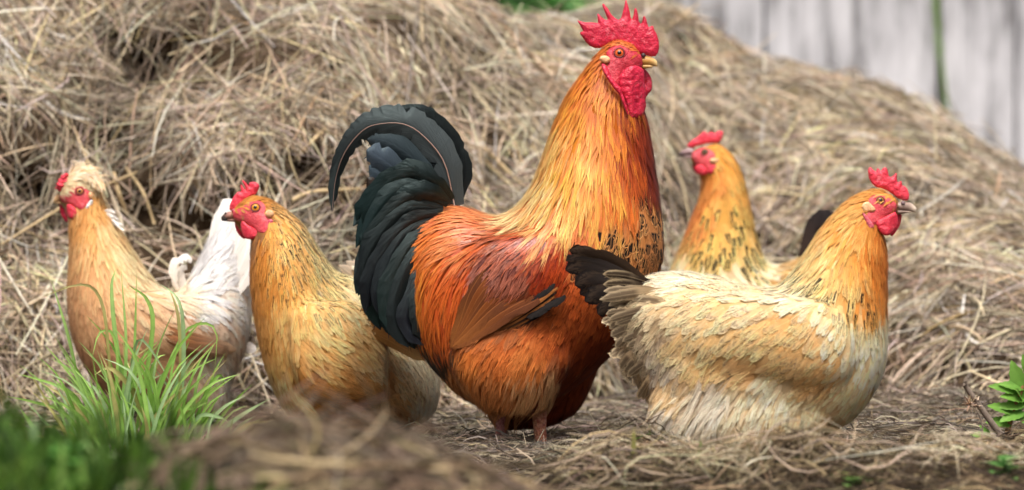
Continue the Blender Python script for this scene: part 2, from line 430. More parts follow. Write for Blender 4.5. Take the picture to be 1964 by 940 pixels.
def quill(name, path, half, d, mat, root, tip, parent, fx=(0, 0, 0), mark=(30, 25, 22), tilt=0.3, prof=None, n=11, cup=0.25, ragged=0.06, shift=0.0, barbs=24):
    """one long feather along a path of (x, y, depth px)"""
    sc = K * (D0 + d) / D0
    P = np.array([tuple(W(p[0], p[1], d + (p[2] if len(p) > 2 else 0) * sc)) for p in path])
    P = catmull(P, n); t = np.linspace(0, 1, n)
    split = [1 - (random.uniform(.15, .5) if random.random() < .1 else 0) for _ in range(2 * n)]
    if prof is None: prof = [(0, .35), (.15, .8), (.45, 1), (.8, .85), (.93, .55), (1, .05)]
    wv = np.interp(t, [p[0] for p in prof], [p[1] for p in prof]) * half * sc
    V = []; uv = []; BN = []; rid = random.random() * .99 + int(np.linalg.norm(np.diff(P, axis=0), axis=1).sum() / sc / 45); cols = 5
    for i in range(n):
        tg = P[min(i + 1, n - 1)] - P[max(i - 1, 0)]; tg /= np.linalg.norm(tg) + 1e-9
        s = np.cross(tg, (0, -1, 0)); s /= np.linalg.norm(s) + 1e-9; nn = np.cross(s, tg)
        if nn[1] > 0: nn = -nn
        s = s * math.cos(tilt) + nn * math.sin(tilt); nn = np.cross(s, tg); nn = nn if nn[1] < 0 else -nn
        for j in range(cols):
            e = (j - 2) / 2 + shift; rg = (1 + ragged * random.gauss(0, 1)) * split[i * 2 + (j == 4)] if j in (0, 4) else 1
            V.append(P[i] + s * e * wv[i] * rg - nn * cup * e * e * wv[i] + nn * (0.0007 if j == 2 else 0)); uv.append(((j / 4), t[i], rid)); BN.append(nn)
    F = [(i * cols + j, i * cols + j + 1, (i + 1) * cols + j + 1, (i + 1) * cols + j) for i in range(n - 1) for j in range(cols - 1)]
    S_ = Soup(); S_.add(np.array(V), np.array(uv), lin(root), lin(tip), lin(mark), fx, np.array(F), bn=np.array(BN))
    # loose barbs along both edges
    for _ in range(barbs):
        i = random.randint(1, n - 2); e = random.choice((0, 4)); q0 = V[i * cols + (1 if e == 0 else 3)]; q1 = V[i * cols + e]
        tg = P[min(i + 1, n - 1)] - P[i]; o = (q1 - q0) * random.uniform(1.0, 1.35) + tg * random.uniform(.4, 1.3); q2 = q0 + o; m = q0 + o * .6
        u = tg / (np.linalg.norm(tg) + 1e-9) * random.uniform(.5, 1.1) * sc
        g = random.uniform(.7, 1.4); S_.add(np.array((q0 - u, q0 + u, m - u * .7, m + u * .7, q2)), np.tile((.3, t[i], rid), (5, 1)), lin(root) * g, lin(tip) * g, lin(mark), (0, 0, fx[2]), SF4, SF3, bn=BN[i * cols])
    return link(name, S_.mesh(name), mat, parent)

def dens(poly, step):
    o = []
    for i in range(len(poly)):
        a = np.array(poly[i], float); b = np.array(poly[(i + 1) % len(poly)], float); m = max(1, int(np.linalg.norm(b - a) / step))
        for k in range(m): o.append(tuple(a + (b - a) * k / m))
    return o
def smooth_poly(poly, n=3):
    P = np.array(poly, float); Q = np.vstack([P[-1:], P, P[:2]]); o = []
    for i in range(1, len(P) + 1):
        a, b, c, d = Q[i - 1], Q[i], Q[i + 1], Q[i + 2]
        for k in range(n):
            f = k / n; o.append(tuple(0.5 * (2 * b + (c - a) * f + (2 * a - 5 * b + 4 * c - d) * f * f + (3 * b - a - 3 * c + d) * f ** 3)))
    return o
def cdt(poly, step):
    B = dens(poly, step); P = np.array(B); x0, y0 = P.min(0); x1, y1 = P.max(0)
    g = np.array([(x, y) for k, y in enumerate(np.arange(y0, y1, step)) for x in np.arange(x0 + (k % 2) * step / 2, x1, step)])
    if len(g):
        g = g + rng.uniform(-.15, .15, g.shape) * step
        g = g[in_poly(g, B)]
    if len(g): g = g[edge_dist(g, B) > step * 0.55]
    vs = [Vector(p) for p in B] + [Vector(p) for p in g]
    r = delaunay_2d_cdt(vs, [], [list(range(len(B)))], 1, 1e-4)
    return np.array([tuple(v) for v in r[0]]), r[2], B
def slab(name, poly, thick, rad, d, mat, parent, off=0.0, step=2.5, lump=0.15, lean=None, smooth=0):
    """solid fleshy slab: real thickness, rounded towards its outline (px units)"""
    if smooth: poly = smooth_poly(poly, smooth)
    P, F, B = cdt(poly, step); D = edge_dist(P, B); sc = K * (D0 + d) / D0
    f = np.clip(D / rad, 0, 1); h = thick / 2 * (0.18 + 0.82 * np.sqrt(f * (2 - f)))
    h = h * (1 + lump * np.array([noise.noise(Vector((p[0] * .14, p[1] * .14, off))) for p in P]))
    edge = D < 1e-3; n = len(P); dl = np.zeros(n) if lean is None else np.array([lean(*p) for p in P])
    Vf = [tuple(W(p[0], p[1], d + (off + dl[i] - h[i]) * sc)) for i, p in enumerate(P)]
    Vb = [tuple(W(p[0], p[1], d + (off + dl[i] + h[i]) * sc)) for i, p in enumerate(P)]
    cnt = {}; F2 = []
    for q in F:
        a = P[q[0]]; b = P[q[1]]; c = P[q[2]]
        if (b[0] - a[0]) * (c[1] - a[1]) - (b[1] - a[1]) * (c[0] - a[0]) < 0: q = [q[0], q[2], q[1]]
        q = list(q); F2.append(tuple(q)); F2.append(tuple(n + k for k in reversed(q)))
        for e in ((q[0], q[1]), (q[1], q[2]), (q[2], q[0])): cnt[e] = 1
    for (a, b) in list(cnt):
        if (b, a) not in cnt: F2.append((b, a, n + a, n + b))
    return link(name, pydata(name, Vf + Vb, F2), mat, parent)
def ray(bvh, px, py, d, back=False):
    a = Vector((0, -D0, CZ)); t = W(px, py, d); dr = (t - a).normalized()
    if back: o = t + dr * 0.6; return bvh.ray_cast(o, -dr)
    return bvh.ray_cast(a, dr)
def patch(name, poly, bvh, d, mat, parent, puff=2.0, rad=6, step=3.0, smooth=2):
    """bare skin lying on the head, on both of its sides"""
    poly = smooth_poly(poly, smooth); P, F, B = cdt(poly, step); D = edge_dist(P, B); sc = K * (D0 + d) / D0
    V = []; F2 = []
    for back in (False, True):
        o = len(V); ok = {}
        for i, p in enumerate(P):
            h = ray(bvh, p[0], p[1], d, back)
            if h[0] is None or abs(h[0].y - d) > 90 * sc:
                h = bvh.find_nearest(W(p[0], p[1], d + (12 if back else -12) * sc))
            f = min(D[i] / rad, 1); up = (0.6 + puff * math.sqrt(f * (2 - f)) * (0.85 + 0.5 * noise.noise(Vector((p[0] * .3, p[1] * .3, 1))))) * sc
            V.append(tuple(h[0] + h[1] * up))
        for q in F:
            a, b, c = P[q[0]], P[q[1]], P[q[2]]; s = (b[0] - a[0]) * (c[1] - a[1]) - (b[1] - a[1]) * (c[0] - a[0])
            q = list(q) if (s > 0) != back else [q[0], q[2], q[1]]
            F2.append(tuple(k + o for k in q))
    return link(name, pydata(name, V, F2), mat, parent)
def ball(name, c, r, axis, flat, mat, parent, u=16, v=10):
    bm = bmesh.new(); bmesh.ops.create_uvsphere(bm, u_segments=u, v_segments=v, radius=1)
    q = axis.to_track_quat('Z', 'Y').to_matrix().to_4x4()
    bmesh.ops.transform(bm, matrix=Matrix.Translation(c) @ q @ Matrix.Diagonal((r, r, r * flat, 1)), verts=bm.verts)
    me = bpy.data.meshes.new(name); bm.to_mesh(me); bm.free()
    return link(name, me, mat, parent)
def ring(name, c, r, r2, axis, mat, parent, squash=1.0):
    V = []; F = []; q = axis.to_track_quat('Z', 'Y').to_matrix(); n, m = 20, 6
    for i in range(n):
        for j in range(m):
            a, b = 2 * math.pi * i / n, 2 * math.pi * j / m
            V.append(tuple(c + q @ Vector(((r + r2 * math.cos(b)) * math.cos(a), (r + r2 * math.cos(b)) * math.sin(a) * squash, r2 * math.sin(b)))))
            F.append((i * m + j, ((i + 1) % n) * m + j, ((i + 1) % n) * m + (j + 1) % m, i * m + (j + 1) % m))
    return link(name, pydata(name, V, F), mat, parent)
def eyes(x, y, r, bvh, d, iris_m, lid_m, parent):
    sc = K * (D0 + d) / D0
    for back in (False, True):
        h = ray(bvh, x, y, d, back)
        if h[0] is None: continue
        ax = (h[1] + Vector((0, 1.2 if back else -1.2, 0))).normalized(); c = h[0] + ax * 2.6 * sc
        e = ball('eye', c, r * sc, ax, 0.62, iris_m, parent)
        pu = ball('pupil', c + ax * r * 0.42 * sc, r * 0.54 * sc, ax, 0.5, M_PUPIL, e)
        ring('eyelid', c + ax * 0.2 * r * sc, r * 1.08 * sc, r * 0.2 * sc, ax, M_LID, parent, 0.92)
        ring('eyelid_fold', c - ax * 0.02 * r * sc, r * 1.42 * sc, r * 0.2 * sc, ax, lid_m, parent, 0.9)
def beak(parts, d, mat, parent):
    for name, secs in parts:
        v, f = loft(secs, d, 14, 14); me = pydata(name, v, f)
        t = np.repeat(np.linspace(0, 1, 14), 14)
        at = me.attributes.new('tipness', 'FLOAT', 'POINT'); at.data.foreach_set('value', t.astype(np.float32))
        link(name, me, mat, parent)
def leg(pts, radii, d, parent, toes=True, fwd=1.0, mat=None):
    sc = K * (D0 + d) / D0
    P = [W(p[0], p[1], d + p[2] * sc) for p in pts]
    o = link('leg', tube_mesh('leg', P, [r * sc for r in radii], 12, 16), mat or M_SHANK, parent)
    f = P[-1].copy(); f.z = max(f.z, 0.008)
    for a in (-38, 0, 38, 180):
        if not toes: break
        dr = Vector((fwd * math.cos(R(a)), -math.sin(R(a)) * 0.9, 0)); l = (0.055 if a != 180 else 0.028)
        tp = [f + Vector((0, 0, .002)), f + dr * l * .5 + Vector((0, 0, .006)), f + dr * l]
        tp[2].z = 0.006
        to = link('toe', tube_mesh('toe', tp, (.0065, .006, .004), 8, 7), mat or M_SHANK, o)
        cl = link('claw', tube_mesh('claw', [tp[2], tp[2] + dr * .008 + Vector((0, 0, .002)), tp[2] + dr * .016 - Vector((0, 0, .003))], (.0035, .0025, .0004), 6), M_CLAW, o)
    return o

# ================================================================== THE BIRDS
# ---------------------------------------------------------------- rooster
def build_rooster():
    d = 0.0
    T = empty('rooster', (-0.0, d, 0), 'tall rooster with upright red comb, golden orange neck and arching black tail', 'rooster')
    torso = [(800,440,790,560,30),(840,402,800,660,88),(890,398,860,735,122),(940,416,930,775,138),(985,412,1020,775,148),
        (1012,372,1110,735,142),(1032,337,1205,640,134),(1048,288,1266,520,118),(1056,258,1270,440,98),(1067,232,1258,350,82),
        (1085,188,1246,270,66),(1106,158,1236,215,54),(1130,126,1218,182,44),(1156,95,1206,166,36),(1184,77,1222,148,31),(1214,88,1231,130,22),(1230,104,1236,122,10)]
    tailv = [(850,392,845,640,72),(790,398,792,650,56),(735,430,755,612,36),(705,470,725,560,16)]
    nthigh = [(868,600,1090,600,66,-72),(860,680,1096,690,74,-88),(884,735,1070,742,64,-92),(932,786,1050,784,36,-86)]
    fthigh = [(960,690,1166,640,66,60),(945,750,1140,720,66,64),(938,792,1108,785,54,56),(960,822,1060,815,26,40)]
    wing = [(1112,468,1112,545,14,-105),(1062,440,1045,612,44,-112),(985,450,955,642,48,-114),(905,470,882,662,38,-104),(852,540,850,668,16,-84)]
    lofts = [torso, tailv, nthigh, fthigh, wing, [q[:5] + (-q[5],) for q in wing]]
    me = body_mesh('body', lofts, d)
    BK = ((14, 19, 20), (30, 42, 44))
    c = [
     ctl(1165,84,150,22,6,(196,98,26),(222,126,40),'neck_hackle',pt=.7,lift=.12),
     ctl(1195,80,170,16,5,(196,98,26),(214,110,40),'neck_hackle',pt=.7,lift=.1),
     ctl(1130,128,116,45,6.5,(188,88,12),(226,134,28),'neck_hackle',pt=.7),
     ctl(1155,150,104,50,6.5,(184,86,8),(220,130,24),'neck_hackle',pt=.7),
     ctl(1100,170,112,65,7,(196,98,10),(232,150,40),'neck_hackle',pt=.8),
     ctl(1145,200,98,70,7.5,(196,98,6),(232,146,24),'neck_hackle',pt=.8),
     ctl(1180,240,92,70,7.5,(190,90,8),(222,132,24),'neck_hackle',pt=.8),
     ctl(1075,240,108,90,8,(212,124,30),(242,186,104),'neck_hackle',pt=.85),
     ctl(1120,290,98,95,9,(212,122,14),(242,172,50),'neck_hackle',pt=.85),
     ctl(1165,330,92,95,9,(206,112,14),(236,160,48),'neck_hackle',pt=.85),
     ctl(1055,330,112,100,8,(220,140,50),(246,204,136),'neck_hackle',pt=.9),
     ctl(1095,380,98,95,9,(222,134,36),(246,192,98),'neck_hackle',pt=.9),
     ctl(1150,400,92,90,9,(214,118,20),(240,172,66),'neck_hackle',pt=.9),
     ctl(1015,395,124,90,8,(206,120,50),(240,196,136),'neck_hackle',pt=.9),
     ctl(1050,430,110,70,9,(206,104,34),(234,164,92),'neck_hackle',pt=.9),
     ctl(1120,440,95,60,9,(206,92,22),(226,128,56),'neck_hackle',pt=.85),
     ctl(1215,235,80,60,7,(120,34,8),(150,54,14),'neck_hackle',pt=.7,gloss=.6),
     ctl(1205,300,92,75,8,(150,52,4),(192,88,14),'neck_hackle',pt=.8,gloss=.5),
     ctl(1240,290,84,70,8,(92,24,8),(128,44,16),'neck_hackle',pt=.8,gloss=.8),
     ctl(1195,370,97,75,8,(176,72,8),(210,108,24),'neck_hackle',pt=.8,gloss=.4),
     ctl(1248,345,88,60,8,(104,30,10),(134,50,18),'neck_hackle',pt=.8,gloss=.7),
     ctl(1236,370,96,50,40,(176,112,58),(212,146,82),'breast_plumage',stripe=1,lace=1,pt=.3),
     ctl(1255,430,96,50,40,(190,122,62),(222,158,94),'breast_plumage',stripe=1,lace=1,pt=.3),
     ctl(1215,440,104,50,40,(190,124,62),(224,160,92),'breast_plumage',stripe=1,lace=1,pt=.3),
     ctl(1250,500,100,50,40,(176,112,56),(214,150,88),'breast_plumage',stripe=1,lace=1,pt=.3),
     ctl(1170,475,112,50,40,(192,116,48),(222,146,76),'breast_plumage',stripe=1,lace=1,pt=.3),
     ctl(1130,480,120,50,40,(196,106,44),(216,130,64),'breast_plumage',stripe=.9,lace=.6,pt=.3),
     ctl(1210,530,104,50,40,(150,84,30),(190,116,56),'breast_plumage',stripe=1,lace=.8,pt=.3),
     ctl(1195,440,106,50,40,(188,122,60),(222,156,88),'breast_plumage',stripe=1,lace=1,pt=.3), ctl(1264,470,98,50,40,(184,120,62),(216,150,90),'breast_plumage',stripe=1,lace=1,pt=.3), ctl(1238,410,98,50,40,(190,122,62),(222,158,94),'breast_plumage',stripe=1,lace=1,pt=.3), ctl(1222,485,102,50,40,(184,118,58),(218,152,86),'breast_plumage',stripe=1,lace=1,pt=.3),
     ctl(1080,480,118,46,12,(140,38,6),(186,70,18),'shoulder_plumage',gloss=.8,pt=.5),
     ctl(1020,460,128,50,11,(132,40,10),(190,84,36),'shoulder_plumage',gloss=1,pt=.6),
     ctl(960,470,132,55,10,(100,30,10),(180,98,62),'shoulder_plumage',gloss=1,pt=.7),
     ctl(1000,510,120,50,11,(88,26,12),(172,100,76),'shoulder_plumage',gloss=1,pt=.6),
     ctl(945,520,124,50,11,(86,30,16),(166,102,82),'shoulder_plumage',gloss=1,pt=.6),
     ctl(1060,530,116,46,14,(128,34,6),(164,56,14),'shoulder_plumage',gloss=.7,pt=.4),
     ctl(1100,540,112,40,16,(170,70,14),(190,84,20),'shoulder_plumage',gloss=.4,pt=.3),
     ctl(1010,555,130,46,16,(104,48,24),(134,66,34),'shoulder_plumage',stripe=.4,gloss=.5,pt=.3),
     ctl(960,550,128,50,15,(112,50,22),(140,70,36),'shoulder_plumage',stripe=.3,gloss=.5,pt=.3),
     ctl(930,425,176,60,10,(196,92,32),(226,140,84),'saddle_plumage',gloss=.6,pt=.8),
     ctl(890,405,172,70,9,(196,92,34),(224,136,74),'saddle_plumage',gloss=.4,pt=.85),
     ctl(850,425,162,85,9,(204,92,18),(228,124,38),'saddle_plumage',gloss=.4,pt=.85),
     ctl(905,455,150,95,9,(196,84,20),(228,136,70),'saddle_plumage',gloss=.6,pt=.85),
     ctl(820,455,140,95,9,(204,90,14),(230,126,34),'saddle_plumage',gloss=.4,pt=.85),
     ctl(880,510,120,105,9,(192,72,10),(222,104,20),'saddle_plumage',gloss=.5,pt=.7),
     ctl(815,510,112,105,9,(202,84,10),(236,140,34),'saddle_plumage',gloss=.4,pt=.7),
     ctl(775,510,118,90,9,(208,96,16),(236,150,60),'saddle_plumage',gloss=.4,pt=.8),
     ctl(850,580,100,95,10,(186,68,10),(224,106,22),'saddle_plumage',gloss=.5,pt=.6),
     ctl(800,590,98,90,10,(194,76,8),(228,118,24),'saddle_plumage',gloss=.4,pt=.6),
     ctl(840,640,92,70,10,(178,64,10),(216,100,22),'saddle_plumage',gloss=.4,pt=.6),
     ctl(905,570,112,80,11,(172,64,16),(206,96,30),'saddle_plumage',gloss=.5,pt=.6),
     ctl(940,590,132,70,24,(146,82,38),(166,98,50),'wing_plumage',pt=.1,lift=.03),
     ctl(900,630,134,70,24,(140,78,36),(160,92,46),'wing_plumage',pt=.1,lift=.03),
     ctl(985,590,146,56,22,(146,82,40),(168,100,54),'wing_plumage',pt=.1,lift=.04,stripe=.3),
     ctl(1050,580,140,44,20,(132,66,26),(160,86,38),'wing_plumage',pt=.2,lift=.05,stripe=.5),
     ctl(1100,590,116,44,20,(136,58,12),(160,76,20),'belly_plumage',pt=.2),
     ctl(1140,600,110,44,20,(138,58,14),(160,76,22),'belly_plumage',pt=.2),
     ctl(1120,660,112,44,20,(134,54,12),(156,70,18),'belly_plumage',pt=.2),
     ctl(1155,660,108,40,18,(112,42,10),(134,56,16),'belly_plumage',pt=.2),
     ctl(1060,640,120,46,20,(146,66,16),(172,86,28),'belly_plumage',pt=.2),
     ctl(900,690,112,44,13,(186,98,28),(206,122,48),'thigh_plumage',pt=.5,fl=.5,lift=.1),
     ctl(960,670,118,46,15,(172,82,20),(194,106,38),'thigh_plumage',pt=.4,fl=.4,lift=.1),
     ctl(1020,680,118,46,15,(176,92,28),(198,118,50),'thigh_plumage',pt=.4,fl=.4,lift=.1),
     ctl(880,720,108,40,12,(186,106,44),(212,144,84),'thigh_plumage',pt=.5,fl=.7,lift=.12),
     ctl(950,735,106,42,12,(178,96,36),(206,132,70),'thigh_plumage',pt=.5,fl=.7,lift=.12),
     ctl(1020,740,104,42,11,(182,112,58),(214,160,106),'thigh_plumage',pt=.5,fl=.9,lift=.14),
     ctl(960,775,98,36,10,(164,92,42),(196,134,80),'thigh_plumage',pt=.5,fl=.9,lift=.14),
     ctl(1050,720,92,38,11,(170,106,60),(212,166,116),'thigh_plumage',pt=.5,fl=.9,lift=.14),
     ctl(1100,720,112,42,18,(112,42,10),(134,58,18),'thigh_plumage',pt=.2,fl=.2),
     ctl(1070,770,108,38,16,(98,36,8),(116,46,12),'thigh_plumage',pt=.2,fl=.2),
     ctl(985,812,100,34,14,(86,28,8),(104,40,12),'thigh_plumage',pt=.3,fl=.2),
     ctl(1040,805,100,34,14,(90,32,8),(108,42,12),'thigh_plumage',pt=.3,fl=.2),
     ctl(850,690,100,36,10,(70,52,36),(96,72,48),'thigh_plumage',pt=.4,fl=.5),
     ctl(790,405,170,60,16,*BK,'tail_covert_plumage',pt=.3,gloss=.3), ctl(735,430,150,70,18,*BK,'tail_covert_plumage',pt=.3,gloss=.3),
     ctl(710,490,112,70,18,*BK,'tail_covert_plumage',pt=.3), ctl(725,550,90,70,18,*BK,'tail_covert_plumage',pt=.3),
     ctl(745,610,80,60,18,*BK,'tail_covert_plumage',pt=.3), ctl(790,655,70,50,16,*BK,'tail_covert_plumage',pt=.3),
     ctl(840,660,80,40,16,*BK,'tail_covert_plumage',pt=.3), ctl(760,470,130,70,16,*BK,'tail_covert_plumage',pt=.3),
    ]
    face = cr(900,0,3.616,[(950,370),(985,330),(1040,310),(1100,325),(1150,355),(1195,385),(1200,430),(1215,470),(1180,540),(1110,590),(1030,600),(985,560),(950,480),(965,430)])
    mats = {'*': M_FEATHER, 'neck_hackle': M_GLOSSY, 'saddle_plumage': M_GLOSSY, 'shoulder_plumage': M_GLOSSY, 'tail_covert_plumage': M_BLACK}
    link('body', me, M_SKINBASE, T)
    bvh = plumage(T, me, c, [face], mats, cover=4.6, size=.68, wisps=3, vary=.07)
    # tail: sickles and main tail feathers
    pr = [(0,.45),(.2,.85),(.5,1),(.75,.7),(.9,.42),(1,.05)]
    BL = ((24,28,30),(38,44,46))
    quill('tail_feather',[(872,398,10),(889,330),(868,275),(836,238),(802,217),(770,214)],20,d,M_BLACK,(16,18,20),(26,30,32),T,n=34,prof=pr,ragged=.06,tilt=.5,barbs=160)
    quill('tail_feather',[(868,398,20),(874,320,20),(850,262,20),(815,224,20),(775,214,20),(735,222,20)],22,d,M_BLACK,(18,22,24),(28,34,36),T,n=30,prof=pr,ragged=.05,barbs=130)
    sick = quill('tail_feather',[(872,396,-10),(852,312,-16),(811,260,-18),(773,238,-18),(727,238,-16),(695,251,-12),(662,291,-6),(644,342),(637,406)],33,d,M_BLACK,(58,64,66),(10,11,11),T,  # grey towards the root paints the sickle's sheen into its colour
          fx=(0,0,.1),barbs=260,n=60,prof=[(0,.5),(.15,.9),(.38,1),(.6,.72),(.8,.42),(.93,.3),(1,.03)],ragged=.05,tilt=.15,shift=.1)
    sp = catmull([tuple(W(x, y, d + (z - 3) * K)) for x, y, z in [(872,396,-10),(852,312,-16),(811,260,-18),(773,238,-18),(727,238,-16),(695,251,-12),(662,291,-6),(644,342,0),(637,406,0)]], 30)
    link('shaft', tube_mesh('shaft', sp, np.linspace(1.5, .3, 30) * K, 6), plain('feather_shaft', (146,120,108), .5, .3), sick)
    for p, hw, a, b in (([(838,372,-6),(812,322,-8),(765,283,-10),(730,268,-8),(702,266,-4)],23,(34,44,50),(58,70,78)),
                        ([(815,392,-10),(785,350,-14),(750,318,-16),(725,300,-14),(703,288,-10)],25,(36,46,54),(66,78,92)),
                        ([(800,400,4),(770,365),(735,335),(708,318)],24,(48,60,70),(84,102,116)),
                        ([(800,410,14),(760,385,12),(728,358,10),(706,342,8)],24,(34,30,28),(66,52,46)),
                        ([(835,380,30),(800,330,36),(755,290,40),(715,275,44)],26,(30,36,40),(48,58,64)),
                        ([(842,378,12),(835,320,10),(800,275,8),(760,256,6),(715,258,6)],26,(26,34,38),(52,64,70))):
        quill('tail_feather',p,hw,d,M_BLACK,a,b,T,prof=[(0,.4),(.3,.8),(.7,1),(.9,.8),(.97,.45),(1,.08)],ragged=.08,tilt=.25,n=14)
    covs = [[(862,386),(805,338),(752,350),(708,398),(685,436)],[(860,390),(790,352),(732,390),(692,470)],[(858,394),(790,378),(722,440),(684,520)],
            [(850,400),(778,402),(716,478),(690,562)],[(850,406),(780,432),(722,520),(708,602)],[(840,412),(768,455),(724,560),(736,628)],
            [(840,418),(775,482),(738,580),(760,652)],[(840,424),(785,505),(756,600),(788,669)],[(850,440),(800,545),(782,622),(818,668)],
            [(866,384),(830,346),(785,332),(745,352)],[(864,388),(820,366),(765,372),(725,402)],[(845,430),(812,560),(812,620),(836,664)]]
    for k, p in enumerate(covs):
        for z in (-52, -22, 18, 52):
            jx, jy = random.uniform(-10, 12), random.uniform(-10, 8)
            q = [(x + jx * i / 3, y + jy * i / 3, z * (0.75 if i == 0 else 1) - (14 if z < 0 else -14) * math.sin(i)) for i, (x, y) in enumerate(p)]
            g = random.uniform(.7, 1.35)
            a, b = ((9*g,18*g,18*g),(16*g,32*g,32*g)) if k in (0,1,2,9,10) else random.choice((((8*g,11*g,12*g),(14*g,18*g,20*g)),((8*g,18*g,18*g),(14*g,32*g,30*g)),((10*g,10*g,16*g),(18*g,18*g,28*g))))  # teal and purple-blue tints paint an iridescent sheen into the covert colour
            quill('tail_covert',q,random.uniform(17,24),d,M_BLACK,a,b,T,n=14,tilt=random.uniform(.1,.5),ragged=.12,barbs=46,
                  prof=[(0,.3),(.3,.8),(.65,1),(.88,.7),(.96,.35),(1,.03)])
    # wing: folded secondaries and primaries
    for sgn in (-1, 1):
        for k in range(10):
            f = k / 9
            quill('wing_feather',[(1034 - 104*f,574 - 58*f,sgn*(161 - 8*f)),(974 - 72*f,602 - 42*f,sgn*(164 - 8*f)),(914 - 32*f,638 - 20*f,sgn*(151 - 4*f)),(862 + 2*f,668 - 2*f,sgn*(130 + 2*f))],
                  15,d,M_FEATHER,(88 + 12*(k % 3),46 + 6*(k % 3),20),(138 + 8*(k % 2),82 + 6*(k % 2),42),T,n=12,tilt=random.uniform(.1,.5)*sgn,barbs=40,cup=.4)
        for k in range(6):
            f = k / 5
            quill('wing_feather',[(1070 - 16*f,552 + 40*f,sgn*(158 - 2*k)),(1005,596 + 22*f,sgn*(161 - 2*k)),(930,636 + 14*f,sgn*(150 - 2*k)),(862 + 10*f,669 + 2*f,sgn*(124 - 2*k))],
                  6,d,M_FEATHER,(30,22,18) if k % 2 else (150,92,44),(178,120,68) if k != 2 else (40,30,24),T,n=10,tilt=.15*sgn)
        for (x, y) in ((1035,600),(1062,585),(1015,575),(1042,562)):
            quill('wing_feather',[(x + 22,y - 18,sgn*156),(x,y - 2,sgn*160),(x - 26,y + 9,sgn*159)],8,d,M_FEATHER,(26,22,20),(34,29,27),T,n=8,tilt=.3*sgn,barbs=30)
    # head
    comb = cr(900,0,3.616,[(748,140),(800,156),(850,156),(893,160),(890,125),(887,96),(897,96),(918,118),(942,138),(962,138),(945,95),(924,45),(922,28),(934,26),(962,60),
        (985,100),(1010,125),(1035,140),(1052,128),(1062,95),(1076,40),(1083,0),(1090,0),(1102,40),(1114,85),(1120,120),(1128,140),(1138,110),(1146,62),(1155,54),(1164,70),
        (1172,110),(1176,150),(1190,168),(1200,150),(1208,114),(1218,112),(1230,138),(1238,175),(1246,192),(1262,180),(1276,180),(1282,205),(1300,235),(1314,280),(1318,325),(1310,368),
        (1292,390),(1262,394),(1215,380),(1170,372),(1120,350),(1075,318),(1030,300),(985,300),(945,318),(910,334),(870,334),(835,318),(805,288),(785,258),(768,236),(770,224),(790,216)])
    slab('comb', comb, 15, 16, d, M_COMB, T, step=2.6, lump=.22)
    patch('face', face, bvh, d, M_FACE, T, puff=3.0, rad=8)
    slab('wattle', cr(900,0,3.616,[(1090,470),(1150,455),(1195,470),(1215,500),(1215,560),(1225,640),(1222,690),(1226,730),(1210,790),(1175,815),(1140,823),(1112,812),(1095,760),(1080,690),(1055,640),(1040,590),(1040,530)]),
         17, 14, d, M_COMB, T, off=-50, lump=.3, smooth=2, lean=lambda x, y: max(0, (x - 1212) * .9))
    slab('wattle', cr(900,0,3.616,[(1150,440),(1195,455),(1225,485),(1255,525),(1268,575),(1264,625),(1240,655),(1222,690),(1226,740),(1200,780),(1160,760),(1140,640),(1130,520)]),
         13, 12, d, M_COMB, T, off=17, lump=.4, smooth=2)
    slab('lower_lobe', cr(900,0,3.616,[(918,445),(945,448),(968,490),(990,545),(1030,590),(1056,612),(1060,640),(1095,740),(1105,800),(1090,780),(1065,720),(1040,660),(1000,610),(955,545),(925,490)]),
         13, 6, d, M_COMB, T, off=-58, lump=.3, smooth=2, lean=lambda x, y: max(-6, (130 - y) * .25))
    for s in (-1, 1):
        slab('ear_lobe', cr(900,0,3.616,[(905,400),(925,386),(955,388),(974,402),(976,425),(958,440),(930,434),(908,418)]), 9, 6, d, M_LOBE, T, off=s*38, smooth=2, lump=.1)
    eyes(900 + 1040/3.616, 371/3.616, 8.6, bvh, d, iris((214,96,40)), M_FACE, T)
    bm_ = beak_material('beak_horn', (190, 140, 70), (232, 200, 138))
    beak([('upper_beak',[(1216,104,1220,124,9),(1230,108,1232,125,9),(1243,108,1244,126,7.5),(1254,112,1254,127,5.5),(1260,118,1259,128,3),(1261,126,1259,129,1)]),
          ('lower_beak',[(1216,122,1218,134,8),(1230,123,1231,133,7),(1244,124,1244,131,5.5),(1253,126,1252,129,2)])], d, bm_, T)
    ball('nostril', W(1234, 106, -9*K), 4.5*K, Vector((0, -1, .2)), .5, plain('nostril', (50,16,22)), T)
    # legs
    leg([(965,790,24),(961,835,28),(958,872,28)], (15,11,11), d, T, mat=skin_material('pink_shank_skin', (196,142,128), (168,98,96), .5, 240, .9))
    leg([(1034,780,-52),(1036,830,-56),(1043,892,-56)], (16,12,12), d, T, mat=skin_material('ruddy_shank_skin', (206,150,116), (156,84,70), .5, 240, .9))
    return T

